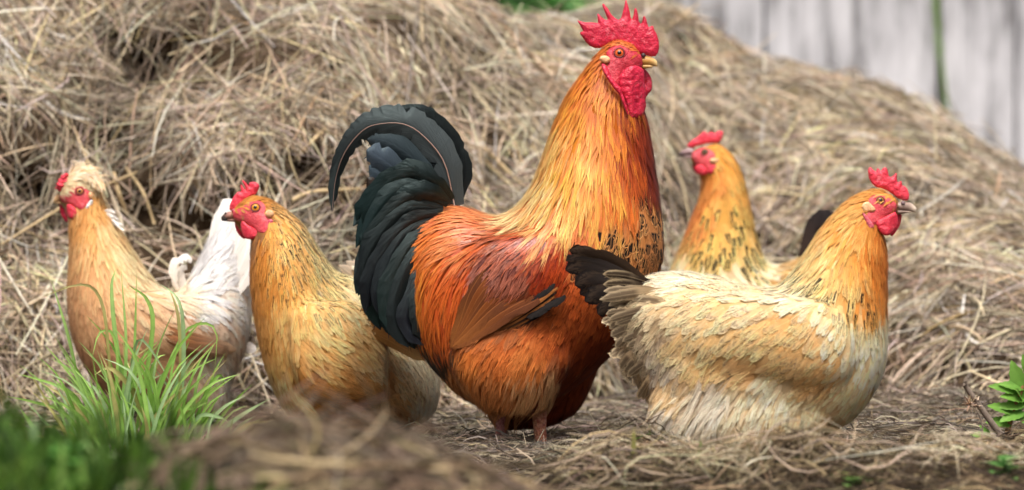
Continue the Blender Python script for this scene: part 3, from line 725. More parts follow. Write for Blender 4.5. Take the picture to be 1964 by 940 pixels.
# ---------------------------------------------------------------- pale hen in front, right
def build_front_hen():
    d = -0.22
    T = empty('hen', (0.27, d, 0), 'cream hen with barred rump and short black tail, facing right in front of the rooster', 'hen', 'hens by the hay pile')
    torso = [(1200,560,1195,640,40),(1236,533,1215,720,84),(1290,522,1258,790,118),(1340,526,1290,850,138),(1400,538,1380,872,148),(1460,554,1480,858,148),
        (1500,546,1575,836,144),(1525,518,1640,798,134),(1545,488,1690,722,118),(1562,458,1699,640,94),(1580,432,1698,560,71),(1600,410,1700,508,54),
        (1622,387,1698,465,43),(1655,370,1690,448,35),(1685,364,1700,430,29),(1712,373,1715,414,20),(1722,386,1722,404,8)]
    thigh = [(1290,660,1580,650,46,-52),(1258,730,1590,716,58,-66),(1244,795,1588,780,64,-76),(1256,845,1580,826,58,-76),(1284,892,1566,866,40,-70)]
    wing = [(1642,655,1642,696,14,-104),(1614,600,1612,736,38,-116),(1540,572,1530,744,48,-124),(1450,564,1450,734,48,-124),(1350,566,1350,722,42,-116),(1262,586,1262,690,24,-92)]
    lofts = [torso, thigh, [q[:5] + (-q[5],) for q in thigh], wing, [q[:5] + (-q[5],) for q in wing]]
    me = body_mesh('body', lofts, d)
    MK = (118, 94, 76)
    c = [
     ctl(1665,368,165,20,6,(218,146,62),(232,170,92),'neck_hackle',pt=.6,lift=.1), ctl(1640,385,140,32,7,(226,158,74),(238,184,108),'neck_hackle',pt=.7),
     ctl(1610,420,128,48,8,(228,164,78),(240,194,120),'neck_hackle',pt=.75), ctl(1655,470,108,55,8,(222,146,50),(236,172,86),'neck_hackle',pt=.75),
     ctl(1590,470,120,60,9,(232,174,88),(246,216,156),'neck_hackle',pt=.75), ctl(1620,510,108,62,9,(234,174,84),(244,204,130),'neck_hackle',pt=.75,stripe=.35),
     ctl(1675,520,98,60,9,(206,116,26),(224,144,52),'neck_hackle',pt=.7), ctl(1690,480,94,40,8,(206,112,30),(220,136,50),'neck_hackle',pt=.6),
     ctl(1555,515,122,60,9,(240,196,120),(248,228,180),'neck_hackle',pt=.75,stripe=.95), ctl(1590,545,112,60,10,(238,190,108),(248,224,168),'neck_hackle',pt=.75,stripe=1),
     ctl(1630,570,100,60,10,(226,160,74),(242,204,132),'neck_hackle',pt=.75,stripe=1), ctl(1660,570,96,58,10,(216,136,48),(234,176,92),'neck_hackle',pt=.75,stripe=.9),
     ctl(1690,565,94,55,10,(212,126,40),(228,152,66),'neck_hackle',pt=.7,stripe=.3), ctl(1525,545,124,55,10,(240,204,140),(250,236,204),'neck_hackle',pt=.7,stripe=.6),
     ctl(1640,610,98,50,12,(234,184,108),(248,226,180),'neck_hackle',pt=.6,stripe=.5),
     ctl(1690,620,98,40,15,(240,206,146),(250,232,196),'breast_plumage',pt=.25), ctl(1670,690,104,40,16,(240,210,156),(250,236,204),'breast_plumage',pt=.25),
     ctl(1650,750,118,38,16,(232,190,128),(244,218,172),'breast_plumage',pt=.25), ctl(1610,790,140,36,15,(226,184,128),(238,208,160),'breast_plumage',pt=.3),
     ctl(1640,650,108,40,16,(242,212,156),(250,238,208),'breast_plumage',pt=.25), ctl(1600,640,122,40,16,(240,206,148),(250,236,204),'breast_plumage',pt=.25),
     ctl(1560,580,130,44,18,(244,216,164),(250,238,208),'back_plumage',pt=.2,lace=.15,mark=MK), ctl(1500,570,160,48,20,(240,210,160),(250,236,206),'back_plumage',pt=.2,lace=.4,mark=MK),
     ctl(1440,560,172,46,20,(240,206,152),(250,234,202),'back_plumage',pt=.15,lace=.5,mark=MK), ctl(1380,540,174,46,20,(242,216,170),(250,238,212),'back_plumage',pt=.15,lace=.6,mark=MK),
     ctl(1320,530,176,46,20,(244,222,184),(250,240,220),'back_plumage',pt=.15,lace=.35,mark=MK), ctl(1270,530,180,46,18,(236,212,172),(246,232,206),'back_plumage',pt=.15,lace=.4,mark=MK),
     ctl(1400,590,150,48,22,(236,196,132),(248,226,182),'saddle_plumage',pt=.15,lace=.6,mark=MK), ctl(1340,590,150,48,22,(232,194,134),(246,224,182),'saddle_plumage',pt=.15,lace=.5,mark=MK),
     ctl(1290,590,160,46,20,(226,192,140),(242,222,186),'saddle_plumage',pt=.15,lace=.4,mark=MK), ctl(1380,650,136,48,22,(230,186,118),(246,220,170),'saddle_plumage',pt=.15,lace=.55,mark=MK),
     ctl(1320,650,136,48,22,(226,182,116),(244,216,164),'saddle_plumage',pt=.2,lace=.5,mark=MK), ctl(1430,660,130,46,22,(228,182,112),(244,214,160),'saddle_plumage',pt=.15,lace=.5,mark=MK),
     ctl(1360,700,120,46,20,(222,176,108),(240,206,150),'saddle_plumage',pt=.2,lace=.35,mark=MK),
     ctl(1500,620,142,46,22,(234,176,104),(246,210,150),'wing_plumage',pt=.1,lace=.35,mark=MK,lift=.05), ctl(1560,630,136,42,20,(236,182,112),(246,214,158),'wing_plumage',pt=.1,lace=.4,mark=MK,lift=.05),
     ctl(1610,640,128,36,18,(238,190,122),(248,220,168),'wing_plumage',pt=.1,lace=.35,mark=MK,lift=.05), ctl(1520,680,142,42,20,(230,182,116),(242,208,150),'wing_plumage',pt=.1,lace=.65,mark=MK,lift=.05),
     ctl(1580,690,134,38,20,(230,180,114),(242,206,148),'wing_plumage',pt=.1,lace=.4,mark=MK,lift=.08), ctl(1570,725,150,36,18,(212,158,96),(232,190,130),'wing_plumage',pt=.1,lace=.4,mark=MK,lift=.14),
     ctl(1470,680,146,46,22,(230,184,122),(244,212,158),'wing_plumage',pt=.1,lace=.5,mark=MK,lift=.05), ctl(1450,720,160,44,16,(216,168,108),(234,196,142),'wing_plumage',pt=.2,lift=.14),
     ctl(1230,560,172,50,22,(110,92,74),(240,220,180),'rump_plumage',pt=.1,lace=.7,mark=(64,52,42)), ctl(1220,610,158,50,22,(104,86,70),(238,218,178),'rump_plumage',pt=.1,lace=.7,mark=(64,52,42)),
     ctl(1200,650,140,46,20,(98,80,64),(222,198,156),'rump_plumage',pt=.15,lace=.6,mark=(70,56,44)), ctl(1240,680,128,46,20,(130,108,88),(226,208,176),'rump_plumage',pt=.2,lace=.6,mark=(84,70,58)),
     ctl(1290,690,124,44,20,(190,166,136),(236,220,190),'rump_plumage',pt=.2,lace=.4,mark=(100,84,72)), ctl(1230,730,112,46,16,(150,118,84),(212,180,134),'rump_plumage',pt=.3,lace=.2),
     ctl(1290,745,122,50,15,(204,168,122),(230,204,160),'rump_plumage',pt=.4), ctl(1265,700,130,40,18,(188,178,168),(226,220,210),'rump_plumage',pt=.3),
     ctl(1270,790,120,52,9,(214,208,198),(238,232,222),'fluff_plumage',pt=.8,fl=2,lift=.2), ctl(1310,830,108,50,9,(212,204,192),(236,228,216),'fluff_plumage',pt=.8,fl=2,lift=.2),
     ctl(1370,750,118,46,10,(218,208,192),(236,226,210),'fluff_plumage',pt=.8,fl=1.8,lift=.16), ctl(1350,800,110,50,9,(204,192,174),(228,216,198),'fluff_plumage',pt=.8,fl=1.8,lift=.18),
     ctl(1430,760,112,42,12,(234,204,156),(250,234,202),'thigh_plumage',pt=.5,fl=.7,lift=.12), ctl(1480,750,116,42,14,(240,216,172),(250,240,214),'thigh_plumage',pt=.4,fl=.5,lift=.1),
     ctl(1540,770,104,42,14,(240,212,160),(250,236,200),'thigh_plumage',pt=.4,fl=.5,lift=.1), ctl(1430,820,104,46,11,(214,186,144),(240,222,188),'thigh_plumage',pt=.5,fl=.9,lift=.14),
     ctl(1500,820,100,44,12,(224,188,136),(244,222,180),'thigh_plumage',pt=.5,fl=.7,lift=.12), ctl(1570,830,96,40,11,(236,206,158),(248,232,200),'thigh_plumage',pt=.5,fl=.6,lift=.12),
     ctl(1400,860,100,40,11,(200,176,146),(230,212,186),'thigh_plumage',pt=.5,fl=.9,lift=.12),
    ]
    for q in c:
        if q['reg'] in ('back_plumage', 'saddle_plumage', 'wing_plumage', 'rump_plumage'): q['lift'] = max(q['lift'], .055)
        if q['reg'] == 'breast_plumage': q['root'] = q['root'] * np.array((1.06, 1.03, .95)); continue
        q['root'] = q['root'] * np.array((.88, .82, .72)); q['tip'] = q['tip'] * np.array((1, .96, .88)); q['tip'] = q['tip'] * .9; q['fx'] = (min(1, q['fx'][0] * 1.3), min(1, q['fx'][1] * 1.4), q['fx'][2])
    h = lambda p: cr(1600,300,3.615,p)
    face = h([(250,285),(285,265),(325,262),(370,285),(410,310),(440,335),(435,370),(400,405),(330,445),(275,475),(235,440),(225,395),(285,365),(240,318)])
    link('body', me, M_SKINBASE, T)
    bvh = plumage(T, me, c, [face], {'*': M_FEATHER}, cover=4.0, size=.86, soften=.25, wisps=3, vary=.07)
    DK = ((92, 84, 80), (54, 50, 50))
    for k, (p, hw, a, b) in enumerate((([(1250,548,-6),(1180,500,-8),(1120,484,-8),(1092,480,-8)],13,(70,56,44),(48,38,32)),
        ([(1252,552,-2),(1180,512),(1120,494),(1085,500)],17,*DK),([(1250,556,6),(1180,525,8),(1125,512,10),(1084,517,10)],19,*DK),
        ([(1248,562,10),(1185,545,14),(1135,538,18),(1102,546,20)],20,*DK),([(1246,572,14),(1195,565,18),(1150,566,22),(1122,578,24)],20,*DK),
        ([(1240,585,16),(1200,585,20),(1168,592,24),(1146,602,26)],19,*DK),([(1236,594,16),(1205,600,20),(1185,606,24),(1176,616,26)],17,(40,36,36),(24,22,22)),
        ([(1250,556,30),(1180,520,38),(1125,505,44),(1090,508,46)],19,*DK),([(1246,572,36),(1195,560,44),(1145,556,50),(1112,564,52)],19,*DK))):
        quill('tail_feather',p,hw,d,M_FEATHER,a,b,T,tilt=.5,fx=(0,.75,.6),mark=(112,96,82),prof=[(0,.5),(.4,.9),(.8,1),(.93,.7),(1,.1)],n=16,barbs=40)
    for k in range(7):
        for s in (1, -1):
            y0 = 548 + 11*k
            quill('tail_feather',[(1262,y0,-40*s),(1205 + 2*k,y0 - 18 + 5*k,-44*s),(1150 + 8*k + random.uniform(-8, 8),y0 - 22 + 9*k,-30*s)],10,d,M_FEATHER,(60,48,40),(216,194,154),T,tilt=.35*s,fx=(.9,0,0),mark=(58,46,38),
                  n=12,barbs=30,prof=[(0,.5),(.4,.9),(.8,1),(.93,.7),(1,.1)])
    for x, y, ang, L, z in ((1285,565,182,122,-70),(1290,585,176,110,-80),(1285,605,168,100,-84),(1280,625,160,92,-84),
                            (1275,645,150,80,-80),(1262,660,140,72,-74),(1250,575,176,78,-50),(1245,600,168,70,-54),(1240,625,155,64,-50),
                            (1315,595,176,90,-98),(1310,620,166,84,-100),(1300,645,156,80,-98),(1285,668,146,76,-92),(1270,690,134,66,-86),(1250,655,146,60,-60),(1240,680,134,56,-58),(1262,708,126,56,-80)):
        for s in (1, 1, -1):
            a_ = R(ang + random.gauss(0, 9)); L *= random.uniform(.9, 1.08); dx, dy = math.cos(a_), math.sin(a_); x += random.uniform(-10, 10); y += random.uniform(-8, 8)
            quill('tail_covert',[(x,y,s*z),(x+dx*L*.5,y+dy*L*.5-2,s*z*.92),(x+dx*L,y+dy*L+3,s*z*.55)],random.uniform(9,13),d,M_FEATHER,random.choice(((176,150,116),(128,106,84),(206,180,140))),(236,216,178),T,fx=(.7,0,0),mark=(98,80,64),n=14,barbs=40,
                  tilt=.3*s,prof=[(0,.5),(.5,1),(.85,.9),(.96,.5),(1,.1)])
    comb = h([(233,100),(240,80),(252,76),(270,94),(290,106),(294,88),(302,82),(314,92),(322,104),(336,84),(352,75),(364,82),(374,108),(378,135),(392,146),(412,132),(425,116),(434,120),(434,150),(438,180),(452,178),(460,170),
        (468,176),(470,200),(490,208),(508,226),(520,262),(519,292),(505,308),(480,306),(440,290),(405,262),(370,238),(330,222),(295,214),(262,190),(240,150)])
    slab('comb', comb, 11, 10, d, M_COMB2, T, step=2.2, lump=.3)
    patch('face', face, bvh, d, M_FACE2, T, puff=2.4, rad=7)
    slab('wattle', h([(292,455),(340,425),(400,395),(425,385),(440,420),(442,470),(425,510),(385,545),(350,548),(318,525),(298,490)]), 10, 9, d, M_COMB2, T, off=-36, smooth=2, lump=.35, lean=lambda x, y: max(0, (x - 1705) * .8))
    slab('wattle', h([(400,400),(440,385),(465,395),(466,430),(455,480),(430,520),(405,552),(388,545),(380,480)]), 10, 8, d, M_COMB2, T, off=12, smooth=2, lump=.3)
    for s in (-1, 1):
        slab('ear_lobe', h([(192,340),(212,318),(240,316),(265,340),(288,368),(270,386),(230,386),(200,378)]), 8, 6, d, M_LOBE, T, off=s*37, smooth=2, lump=.1)
        slab('lower_lobe', h([(193,388),(215,400),(245,435),(276,478),(270,495),(248,505),(228,480),(210,440)]), 8, 5, d, M_PINKLOBE, T, off=s*42, smooth=2, lump=.2)
    eyes(1688, 385, 6.6, bvh, d, iris((150,112,48)), M_FACE2, T)
    bk = beak_material('grey_horn_beak', (150, 128, 116), (222, 206, 186))
    beak([('upper_beak',[(1718,388,1722,404,9),(1732,387,1732,405,8.5),(1745,389,1744,406,6.5),(1753,394,1751,407,4.5),(1758,400,1755,408,1.5)]),
          ('lower_beak',[(1718,401,1720,412,8),(1732,403,1732,410,6.5),(1744,404,1743,408,4),(1749,405,1748,407.5,2)])], d, bk, T)
    ball('nostril', W(1732, 389, d - 8*K), 4*K, Vector((0, -1, .3)), .5, plain('grey_nostril', (110,90,92)), T)
    leg([(1470,840,-60),(1475,880,-60),(1478,905,-60)], (14,10,10), d, T); leg([(1500,840,60),(1505,880,60),(1508,905,60)], (14,10,10), d, T)
    return T

# ---------------------------------------------------------------- buff hen left of the rooster
def build_buff_hen():
    d = 0.2
    T = empty('hen', (-0.28, d, 0), 'golden buff hen with black flecked neck and muddy beak, standing left of the rooster', 'hen', 'hens by the hay pile')
    torso = [(838,690,842,760,26,120),(805,640,822,800,86,110),(755,590,765,822,118,90),(695,537,690,838,138,60),(648,527,620,832,144,40),(626,502,560,802,138,25),
        (606,472,517,722,124,12),(591,446,494,632,104,5),(576,428,484,562,81),(560,413,482,510,64),(545,401,484,470,49),(526,389,487,454,41),(505,379,472,448,36),(485,377,460,436,30),(465,387,449,424,21),(450,399,442,416,10)]
    wing = [(560,600,560,700,14,-118),(600,580,590,760,36,-112),(670,580,660,770,44,-92),(740,620,740,770,30,-48)]
    tail = [(700,560,720,620,40,110),(690,520,705,560,26,125),(668,500,678,530,12,135)]
    lofts = [torso, wing, tail]
    me = body_mesh('body', lofts, d)
    c = [
     ctl(492,379,0,16,6,(196,122,40),(214,150,70),'neck_hackle',pt=.6,lift=.1), ctl(520,392,30,28,7,(172,112,44),(206,160,92),'neck_hackle',pt=.7,stripe=.8),
     ctl(545,410,48,38,8,(206,148,72),(230,190,126),'neck_hackle',pt=.7,stripe=.95), ctl(585,450,56,48,9,(222,172,98),(240,208,150),'neck_hackle',pt=.7,stripe=.95),
     ctl(615,500,62,52,10,(224,174,98),(242,210,150),'neck_hackle',pt=.7,stripe=1), ctl(630,530,66,46,10,(222,170,92),(240,206,146),'neck_hackle',pt=.7,stripe=1),
     ctl(560,460,70,48,9,(220,158,76),(238,190,116),'neck_hackle',pt=.7,stripe=1), ctl(580,520,76,52,10,(220,156,72),(238,190,116),'neck_hackle',pt=.7,stripe=.8),
     ctl(530,440,82,44,8,(214,142,54),(230,168,84),'neck_hackle',pt=.7,stripe=.5), ctl(540,520,84,50,10,(210,138,48),(230,168,82),'neck_hackle',pt=.7,stripe=.8),
     ctl(500,480,92,44,9,(196,118,32),(216,144,56),'neck_hackle',pt=.6), ctl(505,550,88,48,10,(198,122,36),(220,150,64),'neck_hackle',pt=.6,stripe=.2),
     ctl(560,570,82,48,11,(216,150,64),(236,184,108),'neck_hackle',pt=.6,stripe=.3), ctl(610,565,70,46,11,(226,174,92),(244,206,140),'neck_hackle',pt=.6,stripe=.6),
     ctl(490,460,94,26,7,(140,96,60),(180,130,84),'neck_hackle',pt=.6),
     ctl(500,620,88,42,14,(206,136,52),(226,164,84),'breast_plumage',pt=.3), ctl(530,680,84,42,15,(212,146,64),(234,182,108),'breast_plumage',pt=.3),
     ctl(530,730,80,40,14,(216,164,96),(238,204,150),'breast_plumage',pt=.4,fl=.4), ctl(550,620,80,42,14,(220,156,76),(240,192,120),'breast_plumage',pt=.3),
     ctl(560,770,70,40,14,(190,118,38),(214,148,66),'breast_plumage',pt=.4,fl=.3), ctl(545,800,80,34,12,(196,150,100),(226,192,146),'breast_plumage',pt=.5,fl=.6),
     ctl(610,620,42,46,15,(222,164,84),(244,208,142),'side_plumage',pt=.3), ctl(660,580,44,46,16,(230,180,106),(246,216,160),'side_plumage',pt=.25),
     ctl(620,680,36,46,15,(210,146,64),(236,190,120),'side_plumage',pt=.35,stripe=.1), ctl(680,660,34,46,15,(206,146,68),(234,192,128),'side_plumage',pt=.35),
     ctl(600,740,36,44,15,(194,122,42),(220,160,84),'side_plumage',pt=.35), ctl(660,740,30,44,15,(184,116,42),(214,158,88),'side_plumage',pt=.35),
     ctl(620,800,40,40,14,(170,100,34),(196,132,66),'side_plumage',pt=.4,fl=.3), ctl(690,800,30,40,14,(164,100,40),(196,140,80),'side_plumage',pt=.4,fl=.3),
     ctl(700,600,44,44,15,(214,158,86),(236,194,130),'side_plumage',pt=.3), ctl(670,540,30,40,15,(236,196,134),(248,226,182),'side_plumage',pt=.3),
     ctl(740,680,36,44,14,(204,158,96),(230,200,152),'rump_plumage',pt=.35,stripe=.35), ctl(790,680,42,42,13,(206,178,132),(232,212,176),'rump_plumage',pt=.35,stripe=.55),
     ctl(820,720,60,40,13,(204,182,142),(232,216,184),'rump_plumage',pt=.35,stripe=.5), ctl(790,740,46,42,13,(200,160,104),(228,198,150),'rump_plumage',pt=.35,stripe=.5),
     ctl(740,750,36,42,14,(186,130,66),(216,172,112),'rump_plumage',pt=.35,stripe=.2), ctl(760,800,50,40,13,(178,122,64),(212,166,110),'rump_plumage',pt=.4,fl=.6),
     ctl(820,775,70,40,12,(196,168,126),(232,216,190),'rump_plumage',pt=.5,fl=.8),
     ctl(675,512,-40,26,14,(206,190,168),(232,220,200),'rump_plumage',pt=.3), ctl(700,550,-40,30,14,(206,184,154),(232,214,186),'rump_plumage',pt=.3),
    ]
    h = lambda p: cr(400,320,5.22,p)
    face = h([(240,440),(290,420),(340,400),(375,365),(430,340),(490,335),(545,365),(572,410),(560,470),(600,520),(600,600),(560,660),(500,650),(430,600),(370,550),(320,545),(270,530),(245,490)])
    link('body', me, M_SKINBASE, T)
    bvh = plumage(T, me, c, [face], {'*': M_FEATHER}, cover=4.2, size=.72, soften=.4, wisps=3, vary=.06)
    for k in range(6):
        quill('wing_feather',[(690 + 6*k,596 + 9*k,-96),(740 + 5*k,618 + 9*k,-66),(800 + 3*k,652 + 8*k,-20)],12,d,M_FEATHER,(200,150,86),(226,188,130),T,n=9,tilt=-.2)
    for x, y, x2, y2 in ((715,565,650,508),(716,560,664,500),(718,562,678,498),(722,570,690,505)):
        quill('tail_feather',[(x,y,110),((x+x2)/2,(y+y2)/2 - 4,124),(x2,y2,134)],12,d,M_FEATHER,(204,188,166),(226,212,192),T,n=8,fx=(.3,.3,0))
    slab('comb', h([(208,425),(212,380),(228,345),(240,318),(262,285),(285,256),(305,250),(326,252),(320,200),(322,180),(334,184),(350,212),(374,238),(362,195),(338,150),(336,136),(352,136),(380,165),(408,200),(402,168),(420,154),(450,150),
        (480,158),(500,172),(509,196),(496,240),(470,276),(430,292),(390,318),(350,346),(320,390),(290,424),(250,440),(220,440)]), 10, 9, d, M_COMB2, T, step=2, lump=.35)
    patch('face', face, bvh, d, M_FACE2, T, puff=2.4, rad=7)
    slab('wattle', h([(322,590),(328,552),(345,540),(385,575),(430,600),(475,625),(498,655),(488,695),(455,720),(410,726),(365,712),(335,670)]), 10, 9, d, M_COMB2, T, off=-34, smooth=2, lump=.35, lean=lambda x, y: max(0, (475 - x) * .8))
    slab('wattle', h([(265,545),(300,548),(330,580),(345,660),(372,722),(335,710),(295,670),(268,610)]), 10, 8, d, M_COMB2, T, off=9, smooth=2, lump=.3)
    for s in (-1, 1):
        slab('ear_lobe', h([(566,470),(578,442),(605,430),(635,436),(655,468),(640,505),(605,512),(575,495)]), 8, 6, d, M_LOBE, T, off=s*45, smooth=2, lump=.1)
        slab('lower_lobe', h([(602,522),(640,530),(650,555),(625,590),(600,625),(602,650),(575,690),(540,694),(528,672),(560,630),(585,570)]), 8, 5, d, M_PINKLOBE, T, off=s*46, smooth=2, lump=.2)
    eyes(400 + 472/5.22, 320 + 413/5.22, 7.6, bvh, d, iris((222,150,44)), M_FACE2, T)
    bk = beak_material('dirty_beak', (176, 128, 112), (52, 44, 38))
    beak([('upper_beak',[(456,402,458,419,10),(445,405,447,420,9),(436,407,438,421,7),(429,411,431,423,4.5),(424,417,426,424,2)]),
          ('lower_beak',[(460,414,462,427,9),(448,418,449,426,7),(438,420,438,425,5),(430,421,431,424,2)])], d, bk, T)
    ball('nostril', W(448, 404, d - 9*K), 4.5*K, Vector((0, -1, .3)), .5, plain('red_nostril', (150,52,62)), T)
    ball('beak_dirt', W(433, 410, d - 3*K), 3.0*K, Vector((0, -1, .3)), .8, plain('mud', (24,20,18), .9), T)
    ball('beak_dirt', W(431, 420, d - 5*K), 5*K, Vector((0, -1, .3)), .7, plain('mud', (34,28,24), .9), T)
    leg([(560,800,-30),(556,840,-30),(550,866,-30)], (15,10,10), d, T, fwd=-1); leg([(640,800,60),(636,840,60),(630,866,60)], (15,10,10), d, T, fwd=-1)
    return T

# ---------------------------------------------------------------- crested hen far left
def build_crested_hen():
    d = 0.42
    T = empty('hen', (-0.6, d, 0), 'pale apricot hen with a feather crest and raised white tail, standing behind the grass tuft', 'hen', 'hens by the hay pile')
    torso = [(444,392,468,396,10),(425,412,478,452,28),(402,462,480,542,52),(372,522,476,640,82),(338,560,440,738,108),(306,553,380,780,124),(276,517,300,786,130),(251,477,212,758,125),
        (236,452,158,690,109),(223,432,134,600,89),(211,413,135,510,64),(199,397,135,445,47),(193,372,133,415,39),(186,348,128,400,37),(166,330,117,390,33),(142,330,114,374,23),(124,348,113,368,10)]
    wing = [(250,560,250,640,14,-110),(300,560,290,690,36,-112),(370,570,370,690,40,-92),(440,590,440,680,24,-62)]
    thigh = [(300,700,440,690,50,-50),(330,750,436,740,44,-50),(370,790,436,785,26,-46)]
    lofts = [torso, wing, [q[:5] + (-q[5],) for q in wing], thigh, [q[:5] + (-q[5],) for q in thigh]]
    me = body_mesh('body', lofts, d)
    Wh = ((240,236,228),(250,248,244))
    c = [
     ctl(140,350,20,14,6,(232,200,150),(242,220,184),'neck_hackle',pt=.5), ctl(175,345,50,16,6,(232,200,150),(242,220,184),'neck_hackle',pt=.5),
     ctl(190,385,100,34,7,(214,150,74),(232,182,112),'neck_hackle',pt=.6), ctl(160,430,96,44,9,(216,152,78),(234,180,112),'neck_hackle',pt=.6),
     ctl(205,420,80,50,10,(226,180,116),(242,212,160),'neck_hackle',pt=.6), ctl(140,470,92,46,10,(220,160,92),(236,190,134),'neck_hackle',pt=.6),
     ctl(190,480,80,52,11,(226,172,104),(242,204,150),'neck_hackle',pt=.6), ctl(230,470,68,52,11,(234,196,140),(246,224,180),'neck_hackle',pt=.6),
     ctl(250,510,58,54,12,(236,202,148),(246,226,186),'neck_hackle',pt=.6), ctl(160,530,86,46,13,(220,162,104),(236,190,140),'neck_hackle',pt=.5),
     ctl(140,590,84,42,15,(214,158,106),(232,184,136),'breast_plumage',pt=.3), ctl(180,600,72,44,15,(218,164,112),(236,190,144),'breast_plumage',pt=.3),
     ctl(160,670,70,42,15,(206,150,102),(226,178,134),'breast_plumage',pt=.3), ctl(220,560,60,46,15,(224,174,122),(240,202,156),'breast_plumage',pt=.3),
     ctl(230,650,46,44,16,(214,160,114),(232,188,146),'breast_plumage',pt=.3), ctl(220,720,50,42,15,(204,150,106),(226,182,140),'breast_plumage',pt=.3,fl=.3),
     ctl(300,730,44,42,14,(220,172,130),(240,206,170),'belly_plumage',pt=.4,fl=.4), ctl(300,780,50,40,13,(206,156,114),(228,188,150),'belly_plumage',pt=.4,fl=.5),
     ctl(370,720,60,42,12,(238,208,174),(248,230,206),'belly_plumage',pt=.5,fl=.7), ctl(420,710,70,40,11,(244,226,204),(250,242,230),'belly_plumage',pt=.5,fl=.9),
     ctl(420,770,80,40,10,(226,202,180),(242,228,214),'belly_plumage',pt=.6,fl=1), ctl(370,780,70,40,11,(216,176,142),(236,208,180),'belly_plumage',pt=.5,fl=.8),
     ctl(290,550,40,50,16,(240,206,164),(248,230,202),'back_plumage',pt=.3), ctl(330,570,30,50,16,(236,204,168),(248,232,212),'back_plumage',pt=.3),
     ctl(290,600,40,46,18,(226,180,134),(240,208,170),'wing_plumage',pt=.2), ctl(340,620,36,50,18,(206,154,112),(236,208,178),'wing_plumage',pt=.2),
     ctl(390,640,34,54,18,(188,136,98),(230,200,170),'wing_plumage',pt=.2), ctl(440,640,50,50,16,(214,180,150),(244,228,210),'wing_plumage',pt=.2),
     ctl(350,670,30,48,17,(184,128,88),(216,170,130),'wing_plumage',pt=.2), ctl(300,660,30,46,17,(214,162,116),(232,190,148),'wing_plumage',pt=.2),
     ctl(400,540,-60,50,16,*Wh,'saddle_plumage',pt=.4,fl=.5), ctl(430,470,-62,56,14,*Wh,'saddle_plumage',pt=.4,fl=.3), ctl(455,420,-62,50,12,*Wh,'saddle_plumage',pt=.4),
     ctl(360,535,-40,44,14,*Wh,'saddle_plumage',pt=.5,fl=.8), ctl(460,530,-40,48,16,(238,222,204),(250,244,238),'saddle_plumage',pt=.3), ctl(440,590,20,48,16,(230,206,182),(248,236,222),'saddle_plumage',pt=.3),
     ctl(390,590,20,48,16,(240,226,208),(250,244,236),'saddle_plumage',pt=.3), ctl(470,590,40,44,15,(226,200,172),(244,230,212),'saddle_plumage',pt=.3),
    ]
    for q in c:
        if q['reg'] != 'saddle_plumage': q['root'] = q['root'] * np.array((.84, .76, .68)); q['tip'] = q['tip'] * np.array((.9, .84, .77))
    h = lambda p: cr(80,290,4.7,p)
    face = h([(160,380),(215,385),(250,350),(300,310),(350,305),(400,330),(430,370),(455,390),(440,440),(400,490),(360,530),(300,500),(240,470),(190,460),(165,430)])
    link('body', me, M_SKINBASE, T)
    bvh = plumage(T, me, c, [face], {'*': M_FEATHER}, cover=4.0, size=.74, soften=.4, wisps=3, vary=.06)
    # crest: a mop of fine feathers from the crown
    S_ = Soup(); sc = K * (D0 + d) / D0; 
    arc = catmull(np.array([(136,338),(143,329),(157,324),(174,327),(189,341)], float), 40)
    for k in range(1500):
        m = random.randint(0, 39); bx, by = arc[m] + np.array((random.gauss(0, 2), random.gauss(0, 2))); bz = random.uniform(-30, 30); by += (bz / 30) ** 2 * 15
        if m < 9 and bz < -9: continue
        tg = arc[min(m + 2, 39)] - arc[max(m - 2, 0)]; a = math.atan2(tg[1], tg[0]) + random.gauss(-.4 + .5 * abs(bz) / 30, .3); L = random.uniform(12, 25)
        p = [np.array((bx, by, bz))]; st = 5
        for i in range(st):
            a += R(random.uniform(4, 19)); p.append(p[-1] + np.array((math.cos(a) * L / st, math.sin(a) * L / st, bz * .07)))
        P = [np.array(W(q[0], q[1], d + q[2] * sc)) for q in p]
        hw = random.uniform(.7, 1.7) * sc; V = []; uv = []; rid = random.random()
        for i, q in enumerate(P):
            t = i / st; wv = hw * (1 - t ** 3) + 1e-5; s = np.array((-math.sin(a), .35, math.cos(a)))
            V += [q - s * wv, q + s * wv]; uv += [(0.3, t, rid), (.7, t, rid)]
        F = np.array([(2*i, 2*i+1, 2*i+3, 2*i+2) for i in range(st)])
        g = random.uniform(.9, 1.05); cc = lin(random.choice(((236,208,166),(228,190,140),(244,230,206),(240,216,180))))
        S_.add(np.array(V), np.array(uv), np.clip(cc * g * .9, 0, .82), np.clip(cc * g, 0, .82), lin((30,25,22)), (0,0,0), F, bn=(random.gauss(0, .3), -.55, .75))
    link('crest', S_.mesh('crest'), M_FEATHER, T, kind='stuff')
    for k in range(9):
        x0, c0 = 150 + random.uniform(-7, 9), random.uniform(-20, 8); z = random.uniform(-10, 10)
        quill('crest_feather',[(x0,332,z),(x0 + c0*.35,320,z),(x0 + c0*.8,310 + random.uniform(-4, 4),z),(x0 + c0*1.25,310 + random.uniform(-3, 8),z)],1.6,d,M_FEATHER,(236,216,180),(246,234,212),T,n=8,barbs=14)
    WF = ((236,232,224),(249,247,242))
